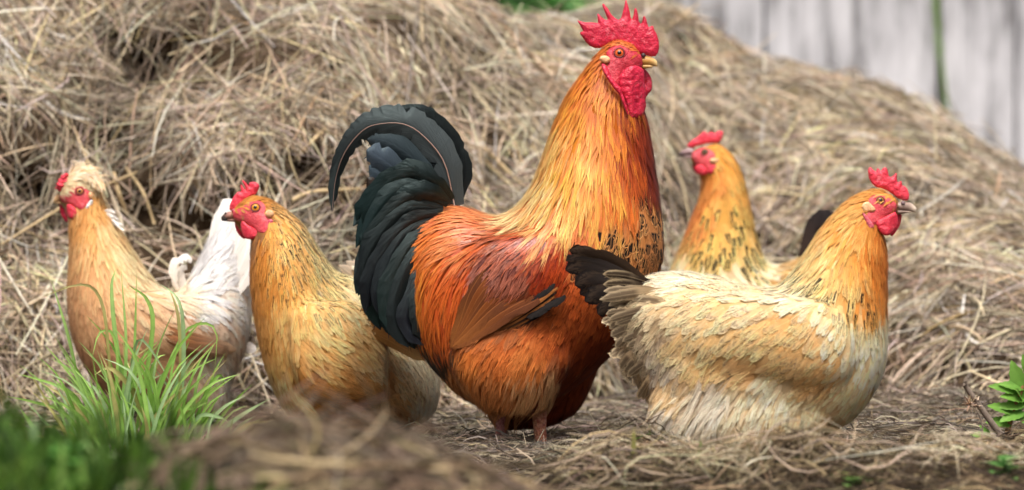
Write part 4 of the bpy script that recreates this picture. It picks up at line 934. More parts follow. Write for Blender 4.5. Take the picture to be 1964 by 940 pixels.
    for p, hw in (([(400,560,-20),(412,470,-24),(435,400,-20),(446,383,-18)],20),([(405,560,-30),(430,470,-34),(452,405,-30),(462,388,-28)],22),([(420,560,-40),(452,480,-44),(470,420,-40),(478,396,-38)],22),
                  ([(398,560,10),(408,480,10),(424,420,10),(436,392,10)],18),([(430,570,-46),(466,500,-50),(482,450,-46),(490,420,-44)],20),([(440,580,-50),(474,525,-52),(486,480,-50),(492,455,-50)],18),
                  ([(400,560,30),(420,480,34),(440,420,34),(450,392,34)],20),([(420,570,44),(450,490,48),(470,430,46),(478,400,46)],20),([(430,650,20),(462,660,20),(492,672,18)],12),([(430,655,30),(460,664,30),(490,664,28)],10)):
        quill('tail_feather',p,hw,d,M_FEATHER,*WF,T,tilt=.3,ragged=.08,prof=[(0,.4),(.4,.9),(.75,1),(.92,.7),(1,.1)])
    quill('tail_feather',[(350,575,-30),(336,545,-36),(334,515,-38),(345,496,-38),(362,494,-36),(366,505,-34)],9,d,M_FEATHER,*WF,T,n=16,ragged=.3)
    quill('tail_feather',[(352,570,-20),(345,540,-24),(348,518,-24),(358,508,-24)],8,d,M_FEATHER,*WF,T,n=10,ragged=.3)
    for x, y, x2, y2 in [(200 + 1.6*k,404 + 2.6*k,218 + 1.6*k + random.uniform(-6, 6),412 + 3.2*k + random.uniform(-4, 4)) for k in range(11)]:
        quill('nape_feather',[(x,y,-20),((x+x2)/2,(y+y2)/2 - 4,-22),(x2,y2 - 3,-22 + random.uniform(-12, 12))],2.2,d,M_FEATHER,*WF,T,n=9,ragged=.2,barbs=50)
    for s in (-1, 1):
        for k in range(9):
            f = k / 8; br = 1.12 - .3 * (k % 3) / 2
            quill('wing_feather',[(285 + 30*f,610 + 40*f,s*(146)),(350 + 24*f,642 + 28*f,s*(140)),(410 + 18*f,660 + 18*f,s*(112)),(452 + 16*f - 40*f*f,668 + 14*f,s*(84))],
                  11,d,M_FEATHER,(176*br,122*br,82*br),(232,202,170),T,n=9,tilt=.25*s)
    # knobbly rose comb
    slab('comb', h([(118,330),(135,318),(130,290),(148,280),(150,250),(168,245),(172,218),(192,214),(205,200),(232,198),(244,214),(238,240),(248,262),(240,290),(252,318),(262,352),(240,372),(222,388),(190,378),(160,372),(140,350)]),
         32, 9, d, M_COMB2, T, off=-9, step=1.8, lump=.9)
    patch('face', face, bvh, d, M_FACE2, T, puff=2.2, rad=7)
    slab('wattle', h([(225,485),(250,478),(290,500),(330,540),(340,560),(310,595),(270,612),(238,590),(225,540)]), 10, 9, d, M_COMB2, T, off=-34, smooth=2, lump=.35, lean=lambda x, y: max(0, (138 - x) * .8))
    slab('wattle', h([(160,480),(195,476),(228,500),(240,560),(240,625),(226,642),(195,610),(165,550)]), 10, 8, d, M_COMB, T, off=8, smooth=2, lump=.3)
    for s in (-1, 1):
        slab('ear_lobe', h([(430,372),(452,372),(462,400),(455,428),(430,424),(418,395)]), 7, 5, d, M_LOBE, T, off=s*38, smooth=2, lump=.1)
        slab('white_lobe', h([(445,435),(462,445),(450,490),(415,525),(372,550),(368,530),(395,490),(425,455)]), 8, 5, d, M_WHITELOBE, T, off=s*36, smooth=2, lump=.2)
    eyes(80 + 345/4.7, 290 + 362/4.7, 6.4, bvh, d, iris((206,140,84)), M_FACE2, T)
    bk = beak_material('pale_beak', (176, 134, 92), (200, 170, 128))
    beak([('upper_beak',[(128,369,128,388,9),(117,369,118,388,8),(109,373,111,389,6),(104,380,106,390,4),(102,387,103,391,1.5)]),
          ('lower_beak',[(130,384,130,395,8),(119,386,119,393,6.5),(110,387,110,391,4),(106,388,106,390,2)])], d, bk, T)
    ball('nostril', W(121, 369, d - 8*sc), 4*sc, Vector((0, -1, .3)), .5, plain('dark_nostril', (84,40,40)), T)
    leg([(330,770,-40),(326,820,-40),(320,846,-40)], (14,10,10), d, T, fwd=-1); leg([(395,770,40),(392,820,40),(388,846,40)], (14,10,10), d, T, fwd=-1)
    return T

# ---------------------------------------------------------------- hen in the background
def build_background_hen():
    d = 0.75
    T = empty('hen', (0.47, d, 0), 'golden hen with black striped neck, standing behind the cream hen and looking left', 'hen', 'hens by the hay pile')
    torso = [(1552,478,1560,560,24),(1536,494,1545,680,78),(1503,507,1500,750,110),(1472,508,1430,780,124),(1463,496,1340,760,124),(1455,472,1274,650,109),(1447,442,1272,560,94),(1440,407,1299,490,74),
        (1432,367,1325,425,57),(1422,335,1345,375,44),(1408,305,1346,345,37),(1384,280,1343,334,31),(1360,279,1338,324,25),(1338,286,1328,311,15),(1326,291,1323,302,7)]
    me = body_mesh('body', [torso], d)
    c = [ctl(1375,280,10,20,7,(222,144,48),(234,168,80),'neck_hackle',pt=.6), ctl(1400,310,70,36,9,(222,146,48),(236,176,88),'neck_hackle',pt=.6),
     ctl(1415,360,78,44,11,(214,150,60),(234,186,98),'neck_hackle',pt=.6,stripe=.4), ctl(1360,350,96,38,9,(206,124,44),(222,148,72),'neck_hackle',pt=.6),
     ctl(1345,400,104,46,11,(200,110,44),(220,138,70),'neck_hackle',pt=.6,stripe=.2), ctl(1390,410,90,50,12,(212,152,60),(234,186,96),'neck_hackle',pt=.6,stripe=1),
     ctl(1425,420,84,50,12,(214,164,74),(236,196,112),'neck_hackle',pt=.6,stripe=1), ctl(1320,450,112,50,12,(208,132,54),(230,170,92),'neck_hackle',pt=.6,stripe=.8),
     ctl(1360,460,98,52,13,(216,158,66),(238,196,108),'neck_hackle',pt=.6,stripe=1), ctl(1400,470,90,52,13,(218,166,76),(240,204,122),'neck_hackle',pt=.6,stripe=1),
     ctl(1440,470,82,52,13,(224,180,96),(242,214,146),'neck_hackle',pt=.6,stripe=1), ctl(1300,490,110,48,13,(228,176,108),(246,214,156),'neck_hackle',pt=.5,stripe=.5),
     ctl(1340,520,100,46,18,(236,200,146),(248,228,188),'breast_plumage',pt=.3), ctl(1300,580,100,46,18,(226,180,120),(242,212,162),'breast_plumage',pt=.3), ctl(1400,530,70,46,18,(232,198,148),(246,226,188),'breast_plumage',pt=.3),
     ctl(1460,510,20,44,17,(226,190,140),(246,226,190),'back_plumage',pt=.3), ctl(1490,530,10,40,17,(166,122,60),(206,164,98),'back_plumage',pt=.2,lace=.8,stripe=.5),
     ctl(1530,510,-20,40,16,(170,130,70),(208,170,108),'back_plumage',pt=.2,lace=.8,stripe=.5), ctl(1480,650,20,46,18,(206,156,90),(230,190,130),'back_plumage',pt=.3,lace=.4), ctl(1550,560,0,40,16,(130,96,54),(180,140,86),'back_plumage',pt=.3,lace=.6),
     ctl(1400,700,40,46,18,(206,156,96),(230,192,136),'belly_plumage',pt=.3,fl=.4)]
    h = lambda p: cr(1240,220,2.764,p)
    face = h([(240,185),(280,175),(320,178),(355,200),(365,225),(340,240),(345,265),(370,265),(360,295),(320,315),(285,310),(265,270),(245,235)])
    link('body', me, M_SKINBASE, T)
    bvh = plumage(T, me, c, [face], {'*': M_FEATHER}, cover=3.8, size=.85, soften=.2, wisps=3, vary=.06)
    for k, (p, hw) in enumerate((([(1540,520,0),(1550,465,0),(1568,420,0),(1592,402,0)],16),([(1545,520,10),(1560,465,14),(1580,425,16),(1602,408,18)],17),([(1536,515,-16),(1548,470,-20),(1560,430,-20),(1578,406,-20)],14),([(1550,525,20),(1572,475,24),(1592,440,26),(1610,425,28)],16))):
        quill('tail_feather',p,hw,d,M_FEATHER,(58,46,40),(34,28,28),T,tilt=.3,fx=(0,0,.4))
    slab('comb', h([(212,168),(225,150),(245,132),(268,120),(290,98),(308,88),(322,100),(345,90),(362,102),(375,88),(398,84),(408,96),(404,125),(385,148),(350,150),(310,155),(275,165),(240,178)]), 10, 8, d, M_COMB2, T, step=2.2, lump=.3)
    patch('face', face, bvh, d, M_FACE2, T, puff=2.2, rad=6)
    slab('wattle', h([(262,270),(290,265),(315,285),(322,310),(300,322),(275,315),(258,295)]), 9, 7, d, M_COMB2, T, off=-30, smooth=2)
    slab('wattle', h([(245,255),(268,258),(285,285),(290,318),(265,312),(248,290)]), 9, 7, d, M_COMB, T, off=8, smooth=2)
    for s in (-1, 1):
        slab('ear_lobe', h([(334,240),(350,230),(378,234),(386,246),(372,258),(345,256)]), 7, 4, d, M_LOBE, T, off=s*34, smooth=2)
        slab('lower_lobe', h([(340,268),(370,262),(382,275),(365,300),(340,315),(328,300)]), 7, 4, d, M_COMB2, T, off=s*32, smooth=2)
    eyes(1352, 293, 6, bvh, d, iris((120,84,44)), M_FACE2, T)
    bk = beak_material('dark_grey_beak', (150, 124, 124), (96, 84, 84)); sc = K * (D0 + d) / D0
    beak([('upper_beak',[(1330,284,1331,300,8),(1320,284,1321,299,7),(1311,287,1312,299,5),(1305,291,1306,299,3),(1302,296,1303,299,1)]),
          ('lower_beak',[(1332,297,1332,306,7),(1320,298,1320,304,5),(1312,298,1312,302,3.5),(1308,299,1308,301,2)])], d, bk, T)
    leg([(1400,770,-40),(1400,800,-40),(1396,820,-40)], (14,10,10), d, T, fwd=-1); leg([(1440,770,40),(1440,800,40),(1436,820,40)], (14,10,10), d, T, fwd=-1)
    return T

# ================================================================== HAY, GROUND, PLANTS, WALL
def smooth01(t): t = np.clip(t, 0, 1); return t * t * (3 - 2 * t)
def fbm(x, y, s, o=0, oct_=4):
    v = 0; a = 1; n = 0
    for k in range(oct_):
        v += a * noise.noise(Vector((x * s, y * s, o + 7.3 * k))); n += a; a *= .5; s *= 2.1
    return v / n
RIDGE = [(-300,-200),(0,-120),(500,-60),(800,-10),(900,40),(960,64),(1040,66),(1120,58),(1200,44),(1270,50),(1330,86),(1400,120),(1470,152),(1560,164),(1650,190),(1750,244),(1850,318),(1964,400),(2200,540),(2500,680)]
FX = [-1.6,-.75,-.35,0,.2,.34,.52,.66,.85,1.2,2.0]; FY = [.6,.62,.62,.72,.9,1.02,1.0,.7,.5,.5,.6]
def pile_foot(x): return np.interp(x, FX, FY)
def pile_ridge_y(x): return np.interp(x, [-1.6,-.35,0,.3,.8,1.2,2], [1.36,1.45,1.65,2.2,2.5,2.6,2.8])
def pile_height(x):
    yr = pile_ridge_y(x); s = K * (D0 + yr) / D0
    return CZ + (470 - np.interp(x / s + 982, [p[0] for p in RIDGE], [p[1] for p in RIDGE])) * s
DENTS = [(270,150,70,.16),(215,110,45,.1),(300,430,80,.07),(130,440,60,.09),(90,380,45,.07),(30,380,50,.08),(60,480,50,.07),(230,400,50,.06),(380,470,40,.06),(220,300,45,.08),(960,350,60,.12),(930,140,34,.06),(560,330,50,.08),(420,430,40,.06),(110,180,50,.08),(1290,160,40,.06),(700,250,60,.05),(480,80,40,.05),(940,380,50,.08),(1740,560,60,.06)]
def build_pile():
    T = empty('hay_pile', (0.1, 1.0, 0), 'big heap of dry tangled hay rising behind the birds', 'hay pile')
    nx, ny = 210, 120
    xs = np.linspace(-1.7, 2.3, nx); V = np.zeros((ny, nx, 3))
    for i, x in enumerate(xs):
        yf, yr, H = float(pile_foot(x)), float(pile_ridge_y(x)), float(pile_height(x))
        for j in range(ny):
            t = j / (ny - 1) * 1.9 - .06; y = yf + (yr - yf) * t
            z = H * math.sin(min(max(t, 0), 1) * math.pi / 2) ** float(np.interp(x, [-.2, .5], [.8, 1.0])) if t < 1 else H * (1 - .5 * ((t - 1) / .84) ** 2)
            amp = .075 * min(max(t * 2.5, 0), 1) * (1 if t < .9 else .4)
            z += amp * fbm(x, y, 3.2, 3) + amp * .5 * fbm(x, y, 9, 5)
            dy = -.13 * fbm(x, z * 1.3, 4.2, 9) * min(max(t * 3, 0), 1) * (1 if t < 1 else 0)
            V[j, i] = (x, y + dy, z - .004)
    P = V.reshape(-1, 3); px = toPx(P)
    ahead = P[:, 1] < np.array([pile_ridge_y(x) for x in P[:, 0]])
    for (dx, dy, r, dep) in DENTS:
        f = np.exp(-((px[:, 0] - dx) ** 2 + ((px[:, 1] - dy) * 1.3) ** 2) / (r * r)) * ahead
        P[:, 1] += dep * f
    F = np.array([(j * nx + i, j * nx + i + 1, (j + 1) * nx + i + 1, (j + 1) * nx + i) for j in range(ny - 1) for i in range(nx - 1)])
    me = np_mesh('mound', P, F); link('mound', me, M_HAYBASE, T)
    return T, P, F
def faces_sample(P, F, n, wfun=None):
    a, b, c, e = (P[F[:, k]] for k in range(4)); nn = np.cross(c - a, e - b); ar = np.linalg.norm(nn, axis=1) / 2
    cen = (a + b + c + e) / 4; wt = ar * (wfun(cen) if wfun else 1)
    k = rng.choice(len(F), n, p=wt / wt.sum()); u, v = rng.random((n, 1)), rng.random((n, 1))
    p = (a[k] * (1 - u) + b[k] * u) * (1 - v) + (e[k] * (1 - u) + c[k] * u) * v
    return p, nn[k] / np.linalg.norm(nn[k], axis=1, keepdims=True)
def strands(P, N, D, L, Wd, col, curl, lift, segs=5, droop=0.0, tube=False, sink=0.35):
    """curved straws: each a tapered strip (or 3-sided stalk) of its own geometry"""
    n = len(P); D = D / (np.linalg.norm(D, axis=1, keepdims=True) + 1e-9)
    S1 = np.cross(N, D); S1 /= np.linalg.norm(S1, axis=1, keepdims=True) + 1e-9
    c1 = rng.normal(0, 1, (n, 1)) * curl; c2 = rng.normal(0, 1, (n, 1)) * curl * .7
    rows = []; cols = 3 if tube else 2
    tw = rng.uniform(0, math.pi, (n, 1))
    A = S1 * np.cos(tw) + N * np.sin(tw); B = np.cross(D, A)
    kink = rng.random((n, 1)) < .12; kp = rng.uniform(.3, .7, (n, 1)); kd = rng.normal(0, .7, (n, 1))
    for i in range(segs + 1):
        t = i / segs; q = t - .5
        pos = P + D * (L[:, None] * q) + S1 * (c1 * L[:, None] * (q * q - .08)) + N * (lift[:, None] + c2 * L[:, None] * (q * q - .08) - sink * L[:, None] * .1 * (2 * q) ** 2)
        pos = pos + S1 * (kink * kd * np.maximum(t - kp, 0) * L[:, None])
        pos[:, 2] -= droop * L * (t ** 2)
        wv = Wd[:, None] * (1 - .55 * abs(2 * q) ** 3) / 2
        if tube:
            for k in range(3): rows.append(pos + (A * math.cos(2.094 * k) + B * math.sin(2.094 * k)) * wv)
        else: rows.append(pos - A * wv); rows.append(pos + A * wv)
    V = np.stack(rows, 1).reshape(-1, 3); m = (segs + 1) * cols
    f = []
    for i in range(segs):
        for k in range(cols if tube else 1):
            a, b = i * cols + k, i * cols + (k + 1) % cols; f.append((a, b, b + cols, a + cols))
    Fq = (np.arange(n)[:, None, None] * m + np.array(f)[None]).reshape(-1, 4)
    C = np.repeat(col, m, 0)
    return V, Fq, C
def strand_mesh(name, parts):
    V = []; F = []; C = []; o = 0
    for v, f, c in parts: V.append(v); F.append(f + o); C.append(c); o += len(v)
    return np_mesh(name, np.concatenate(V), np.concatenate(F), dict(col=('FLOAT_COLOR', rgba(np.concatenate(C)))))
def pick(n, cols, wts):
    c = np.array([lin(x) for x in cols]); w_ = np.array(wts, float); k = rng.choice(len(c), n, p=w_ / w_.sum())
    return np.clip(c[k] * rng.uniform(.42, 1.3, (n, 1)) * (1 + .05 * rng.normal(size=(n, 3))), .01, .85)
HAY = [(230,213,184),(216,199,170),(242,230,208),(192,175,151),(158,142,122),(206,193,175),(118,104,90),(226,203,160),(197,184,172)]
HAYW = [3,3,2,3,2,3,1.2,1.6,1.5]
def tangent_dirs(N, bias, spread):
    n = len(N); d = bias + rng.normal(0, spread, (n, 3)); d -= N * (d * N).sum(1, keepdims=True); return d
def hay_on(P, F, n, Lr, Wr, wfun=None, bias=(0.2,0,-.6), spread=.8, lift=(0,.02), cols=HAY, w=HAYW, tube=False, curl=.35, segs=5, droop=0):
    p, nn = faces_sample(P, F, n, wfun); nn *= np.where(nn[:, 2:3] < 0, -1, 1)
    patchv = np.array([(noise.noise(Vector(q) * 5), noise.noise(Vector(q) * 5 + Vector((9, 2, 4)))) for q in p])
    b = np.array(bias)[None] + np.stack([patchv[:, 0] * 1.6, np.zeros(n), patchv[:, 1] * 1.2], 1)
    L = rng.uniform(*Lr, n) * np.exp(rng.normal(0, .25, n)); Wd = rng.uniform(*Wr, n)
    c = pick(n, cols, w) * (1 + .5 * patchv[:, :1])
    return strands(p, nn, tangent_dirs(nn, b, spread), L, Wd, np.clip(c, .01, .85), curl, rng.uniform(*lift, n), segs, droop, tube)

def build_hay():
    T, P, F = build_pile()
    def vis(c):
        px = toPx(c); w_ = ((px[:, 0] > -140) & (px[:, 0] < 2110) & (px[:, 1] > -90) & (px[:, 1] < 900)).astype(float) + .04
        for (dx, dy, r, dep) in DENTS: w_ *= 1 - .75 * np.exp(-((px[:, 0] - dx) ** 2 + (px[:, 1] - dy) ** 2) / (r * r * .7))
        w_ *= np.clip(np.array([.5 + 1.9 * noise.noise(Vector(q) * 7) + 1.0 * noise.noise(Vector(q) * 19) for q in c]), .06, 2)
        return w_
    left = lambda c: vis(c) * np.interp(c[:, 0], [-1, 0, .5, 1.5], [1, .9, .35, .25])
    right = lambda c: vis(c) * np.interp(c[:, 0], [-.4, .1, .5, 1.5], [.1, .5, 1, 1])
    s1 = hay_on(P, F, 29000, (.07,.22), (.0011,.0028), left, (.1,0,-1.2), .75, (0,.035), curl=.2, segs=4)
    s2 = hay_on(P, F, 10000, (.1,.26), (.002,.0042), left, (.15,0,-1.0), .75, (.005,.045), tube=True, curl=.18, segs=4)
    s3 = hay_on(P, F, 38000, (.05,.14), (.0013,.003), right, (-.5,0,-.5), .9, (0,.035), curl=.24, segs=4)
    s4 = hay_on(P, F, 6000, (.08,.2), (.003,.0055), right, (-.4,0,-.3), .9, (.005,.04), tube=True, curl=.25, segs=4)
    s5 = hay_on(P, F, 14000, (.02,.09), (.0007,.0016), vis, (0,0,-.3), 1.0, (0,.03), HAY[3:] + [(84,72,58)], HAYW[3:] + [2], curl=.8, segs=4)
    s6 = hay_on(P, F, 3500, (.05,.15), (.0038,.007), vis, (0,0,-.5), 1.0, (0,.035), HAY[:4], [1,1,1,1], curl=.5)
    link('straw', strand_mesh('straw', [s1, s2, s3, s4, s5, s6]), M_STRAW, T, kind='stuff')
    return P, F

def ground_h(x, y):
    h = .006 * fbm(x, y, 6, 20) + .05 * float(smooth01((y - .25) / .8)) * float(smooth01((x - .05) / .4)) * (1 + .8 * fbm(x, y, 7, 8))
    # low clods of old hay along the front, right of the rooster
    for (cx, cy, rx, ry, a) in ((.33,-.5,.16,.08,.01),(.56,-.5,.14,.08,.012),(.13,-.2,.05,.05,.02),(.5,-.72,.2,.12,.032),(.78,-.25,.14,.12,.05),(.17,-.32,.06,.06,.045),(.7,-.55,.09,.07,.03),(.36,-.66,.1,.07,.03),(.1,-.42,.05,.05,.025),(-.5,-.3,.25,.12,.02),(-.75,-.6,.25,.16,.04),(.16,-.62,.14,.1,.03)):
        h += a * math.exp(-((x - cx) / rx) ** 2 - ((y - cy) / ry) ** 2) * (1 + 1.1 * fbm(x, y, 16, 2))
    return h
def build_ground():
    xs = np.concatenate([[-150,-60,-20,-8,-4,-2.2], np.linspace(-1.4,1.5,150), [2.4,4,8,20,60,150]])
    ys = np.concatenate([[-12,-8,-6,-4.6,-3.2], np.linspace(-1.5,1.3,140), [1.8,2.6,4,7,12,30,90,300]])
    P = np.array([(x, y, ground_h(x, y) if abs(x) < 1.6 and -1.6 < y < 1.4 else 0.0) for y in ys for x in xs]); nx = len(xs)
    F = np.array([(j*nx+i, j*nx+i+1, (j+1)*nx+i+1, (j+1)*nx+i) for j in range(len(ys)-1) for i in range(nx-1)])
    gb = NB('old_litter'); n1 = gb.noise(gb.obj(), 90, 5, .7); n2 = gb.noise(gb.obj(), 9, 3)
    gb.set(Base_Color=gb.ramp(gb.math('MULTIPLY_ADD', n2, .4, gb.math('MULTIPLY', n1, .6)), [(.3, lin((34,27,20))), (.6, lin((70,57,42))), (.85, lin((112,94,70)))]), Roughness=.95, Specular_IOR_Level=.1); gb.bump(n1, .8, .008)
    me = np_mesh('ground', P, F); o = link('ground', me, gb.m, None, kind='structure')
    # loose hay lying on it
    box = lambda x0, x1, y0, y1: (lambda c: ((c[:,0] > x0) & (c[:,0] < x1) & (c[:,1] > y0) & (c[:,1] < y1)).astype(float))
    DARK = [(122,106,82),(96,82,64),(72,60,46),(54,45,35),(150,132,102),(178,160,124),(44,37,30)]
    DW = [3,3,3,2.5,1.6,1,1.5]
    MID = [tuple(.66 * v for v in q) for q in HAY]
    g1 = hay_on(P, F, 9000, (.03,.1), (.0012,.0028), box(-.9,1.3,-.2,.25), (.3,.2,0), 1, (0,.008), MID, HAYW, curl=.5, segs=4)
    g8 = hay_on(P, F, 15000, (.03,.12), (.0012,.003), box(-.9,1.3,.25,1.3), (.3,.2,.15), 1, (0,.045), MID, HAYW, curl=.6, segs=4)
    g2 = hay_on(P, F, 19000, (.02,.075), (.0008,.002), box(.05,.85,-.95,-.1), (.3,.1,.1), 1, (0,.02), DARK, DW, curl=.6, segs=4)
    g3 = hay_on(P, F, 3000, (.05,.13), (.0012,.0028), box(.05,.95,-1.0,.5), (.3,.1,0), 1, (.002,.026), DARK[:6], DW[:6], tube=True, curl=.7)
    g4 = hay_on(P, F, 9000, (.03,.09), (.001,.0022), box(-.85,.1,-1.0,.3), (.3,.1,0), 1, (0,.01), MID, HAYW, curl=.5, segs=4)
    g5 = hay_on(P, F, 7000, (.025,.08), (.001,.0022), box(.55,1.0,-.35,.6), (.3,.1,0), 1, (0,.03), DARK, DW, curl=.6, segs=4)
    g9 = hay_on(P, F, 4200, (.03,.1), (.001,.0026), box(-.16,.3,-.34,.08), (.3,.1,.35), .9, (0,.036), MID, HAYW, curl=.9, segs=4)
    g6 = hay_on(P, F, 9000, (.03,.1), (.001,.0026), box(.2,1.15,0.0,.65), (.3,.1,.5), .8, (0,.05), [tuple(.7 * v for v in q) for q in HAY], HAYW, curl=.9)
    g7 = hay_on(P, F, 900, (.05,.12), (.0012,.0024), box(.08,.95,-.75,-.42), (.3,.1,.4), .9, (.01,.05), DARK[4:6] + HAY[:2], [1,1,1,1], tube=True, curl=1.1)
    tag(link('straw', strand_mesh('straw', [g1, g2, g3, g4, g5, g6, g7, g8, g9]), M_STRAW, None), kind='stuff')
    # scattered green blades in the litter at the front
    n = 900; cx = np.where(rng.random(n) < .35, rng.normal(.2, .06, n), np.where(rng.random(n) < .5, rng.normal(.47, .12, n), rng.normal(.78, .1, n)))
    cy = rng.uniform(-.75, -.28, n); p = np.array([(a, b, ground_h(a, b)) for a, b in zip(cx, cy)])
    nn = np.tile((0, 0, 1.0), (n, 1)); dd = rng.normal(0, 1, (n, 3)); dd[:, 2] = rng.uniform(.1, .9, n)
    g = strands(p, np.cross(dd, rng.normal(size=(n, 3))), dd, rng.uniform(.03, .08, n), rng.uniform(.001, .0028, n), pick(n, [(96,124,52),(120,140,70),(78,96,44),(140,146,84)], [3,2,2,2]), .5, np.zeros(n))
    tag(link('grass', strand_mesh('grass', [g]), M_GRASS, None), kind='stuff')
    return P, F

def heap(name, label, cx, cy, rx, ry, h, n, cols, w, extra=(), seed=0):
    T = empty(name, (cx, cy, 0), label, 'hay heap')
    nx, ny = 60, 40; P = []
    for j in range(ny):
        for i in range(nx):
            a, b = i / (nx - 1) * 2 - 1, j / (ny - 1) * 2 - 1; x, y = cx + a * rx * 1.7, cy + b * ry * 1.7
            r = math.sqrt((a * 1.7) ** 2 + (b * 1.7) ** 2)
            z = h * math.exp(-r * r * .9) * (1 + .45 * fbm(x, y, 7, seed)) - .012 + .012 * fbm(x, y, 20, seed + 4)
            for (ex, ey, er, eh) in extra: z += eh * math.exp(-((x - ex) ** 2 + (y - ey) ** 2) / er ** 2)
            P.append((x, y, z))
    P = np.array(P); F = np.array([(j*nx+i, j*nx+i+1, (j+1)*nx+i+1, (j+1)*nx+i) for j in range(ny-1) for i in range(nx-1)])
    link('mound', np_mesh('mound', P, F), M_HAYBASE, T)
    a = hay_on(P, F, n, (.03,.09), (.0009,.0022), None, (.5,0,.1), 1, (0,.02), cols, w, curl=.6)
    b = hay_on(P, F, n // 7, (.06,.2), (.002,.0045), None, (.9,0,.1), .7, (.004,.035), cols, w, tube=True, curl=.4)
    c = hay_on(P, F, n // 160, (.06,.15), (.0035,.006), None, (.9,0,.15), .6, (.01,.05), [(196,178,140),(178,158,124),(160,140,112)], [1,1,1], tube=True, curl=.4)
    link('straw', strand_mesh('straw', [a, b, c]), M_STRAW, T, kind='stuff')
    return T

def blade_mesh(name, path, hw, c0, c1, n=9, fold=.35):
    P = catmull(np.array(path, float), n); V = []; C = []; az = random.uniform(-.6, .6)
    for i in range(n):
        t = i / (n - 1); tg = P[min(i+1, n-1)] - P[max(i-1, 0)]; tg /= np.linalg.norm(tg) + 1e-9
        s = np.cross(tg, (math.sin(az), -math.cos(az), .15)); s /= np.linalg.norm(s) + 1e-9; nn = np.cross(s, tg)
        w_ = hw * (.55 + .45 * min(t * 4, 1)) * (1 - max(0, (t - .45) / .55) ** 1.6) + 1e-5
        V += [P[i] - s * w_ + nn * w_ * fold, P[i], P[i] + s * w_ + nn * w_ * fold]
        c = c0 * (1 - t) + c1 * t; C += [c, c * 1.12, c]
    F = np.array([(3*i+a, 3*i+a+1, 3*i+a+4, 3*i+a+3) for i in range(n-1) for a in (0, 1)])
    return np_mesh(name, np.array(V), F, dict(col=('FLOAT_COLOR', rgba(np.clip(np.array(C), 0, .8)))))
GREENS = [((104,146,62),(144,184,88)),((122,162,84),(164,202,116)),((96,138,54),(136,180,80)),((150,150,84),(190,182,120)),((132,168,114),(176,206,150)),((130,172,80),(162,204,106))]
def build_tuft():
    d = .02
    T = empty('grass_tuft', (-.57, d, 0), 'tuft of long fresh green grass in front of the crested hen', 'grass tuft')
    ex = [[(215,800),(205,640),(188,565),(150,546),(75,572)],[(228,800),(242,680),(232,512)],[(250,810),(258,690),(262,522)],[(258,770),(228,690),(214,560),(222,515)],
      [(342,810),(346,690),(340,600),(322,548)],[(312,810),(332,700),(352,640),(390,620),(416,640),(410,720)],[(152,720),(130,640),(98,535)],[(244,800),(252,700),(268,650),(302,690),(332,745)],
      [(300,830),(346,760),(352,640),(342,575),(308,545)],[(262,810),(292,640),(282,575),(246,548)],[(215,800),(226,700),(216,640),(190,640),(176,690)],[(365,830),(392,760),(420,720),(432,740)],
      [(185,830),(150,770),(110,740),(30,716)],[(285,830),(260,760),(230,720),(206,706),(180,720)],[(245,840),(170,810),(100,795)],[(330,830),(342,790),(372,782),(402,770)],[(300,840),(285,740),(300,690),(318,680)],
      [(350,850),(380,800),(420,800),(440,812)],[(205,830),(165,760),(120,700),(84,660)],[(270,830),(262,740),(240,690),(236,640)],[(150,830),(120,790),(60,770),(10,760)]]
    for p in ex:
        z0 = random.uniform(-30, 30); q = [tuple(W(x, y + (14 if i == 0 else 0), d + (z0 + i * random.uniform(-16, 10)) * K)) for i, (x, y) in enumerate(p)]
        a, b = random.choice(GREENS); link('grass_blade', blade_mesh('grass_blade', q, random.uniform(2.8, 4.8) * K, lin(a), lin(b), 12), M_GRASS, T)
    for k in range(165):
        x0 = random.gauss(255, 95); z0 = random.uniform(-110, 90); y0 = 858 + random.uniform(-10, 24) - z0 * .08
        lean = (x0 - 270) * .006 + random.gauss(0, .35); L = random.uniform(80, 270) * (1.15 - min(abs(x0 - 265) / 260, .7)); bend = random.uniform(.05, .9)
        p = [(x0, y0, z0)]; a = -90 + math.degrees(lean) * .6; zz = z0; s = 1 if lean > 0 else -1
        for i in range(4):
            x, y, z = p[-1]; a += s * bend * random.uniform(8, 26) * (i / 2); p.append((x + math.cos(R(a)) * L / 4, y + math.sin(R(a)) * L / 4, z + random.uniform(-14, 8)))
        q = [tuple(W(x, y, d + z * K)) for x, y, z in p]
        a_, b_ = random.choice(GREENS); link('grass_blade', blade_mesh('grass_blade', q, random.uniform(2.0, 4.6) * K, lin(a_), lin(b_), 9), M_GRASS, T)
def leaf_mesh(name, base, dr, up, L, wd, c0, c1, teeth=6, cup=.25, fold=.2):
    dr = Vector(dr).normalized(); up = Vector(up).normalized(); s = dr.cross(up).normalized(); up = s.cross(dr); V = []; C = []; n = 2 * teeth + 1
    for i in range(n):
        t = i / (n - 1); w_ = wd * math.sin(math.pi * min(t ** .75, 1)) ** .8 * (1 + (.16 if i % 2 else -.06)) + .0002
        c = base + dr * L * t - up * cup * L * t * t
        for e in (-1, -.5, 0, .5, 1):
            V.append(tuple(c + s * e * w_ + up * (fold * abs(e) * w_ + .012 * L * math.sin(i * math.pi) * abs(e)) + dr * (-.1 * w_ * abs(e)))); k = (c0 * (1 - t) + c1 * t) * (1.18 if e == 0 else 1); C.append(k)
    F = np.array([(5*i+a, 5*i+a+1, 5*i+a+6, 5*i+a+5) for i in range(n-1) for a in range(4)])
    return np_mesh(name, np.array(V), F, dict(col=('FLOAT_COLOR', rgba(np.clip(np.array(C), 0, .8)))))
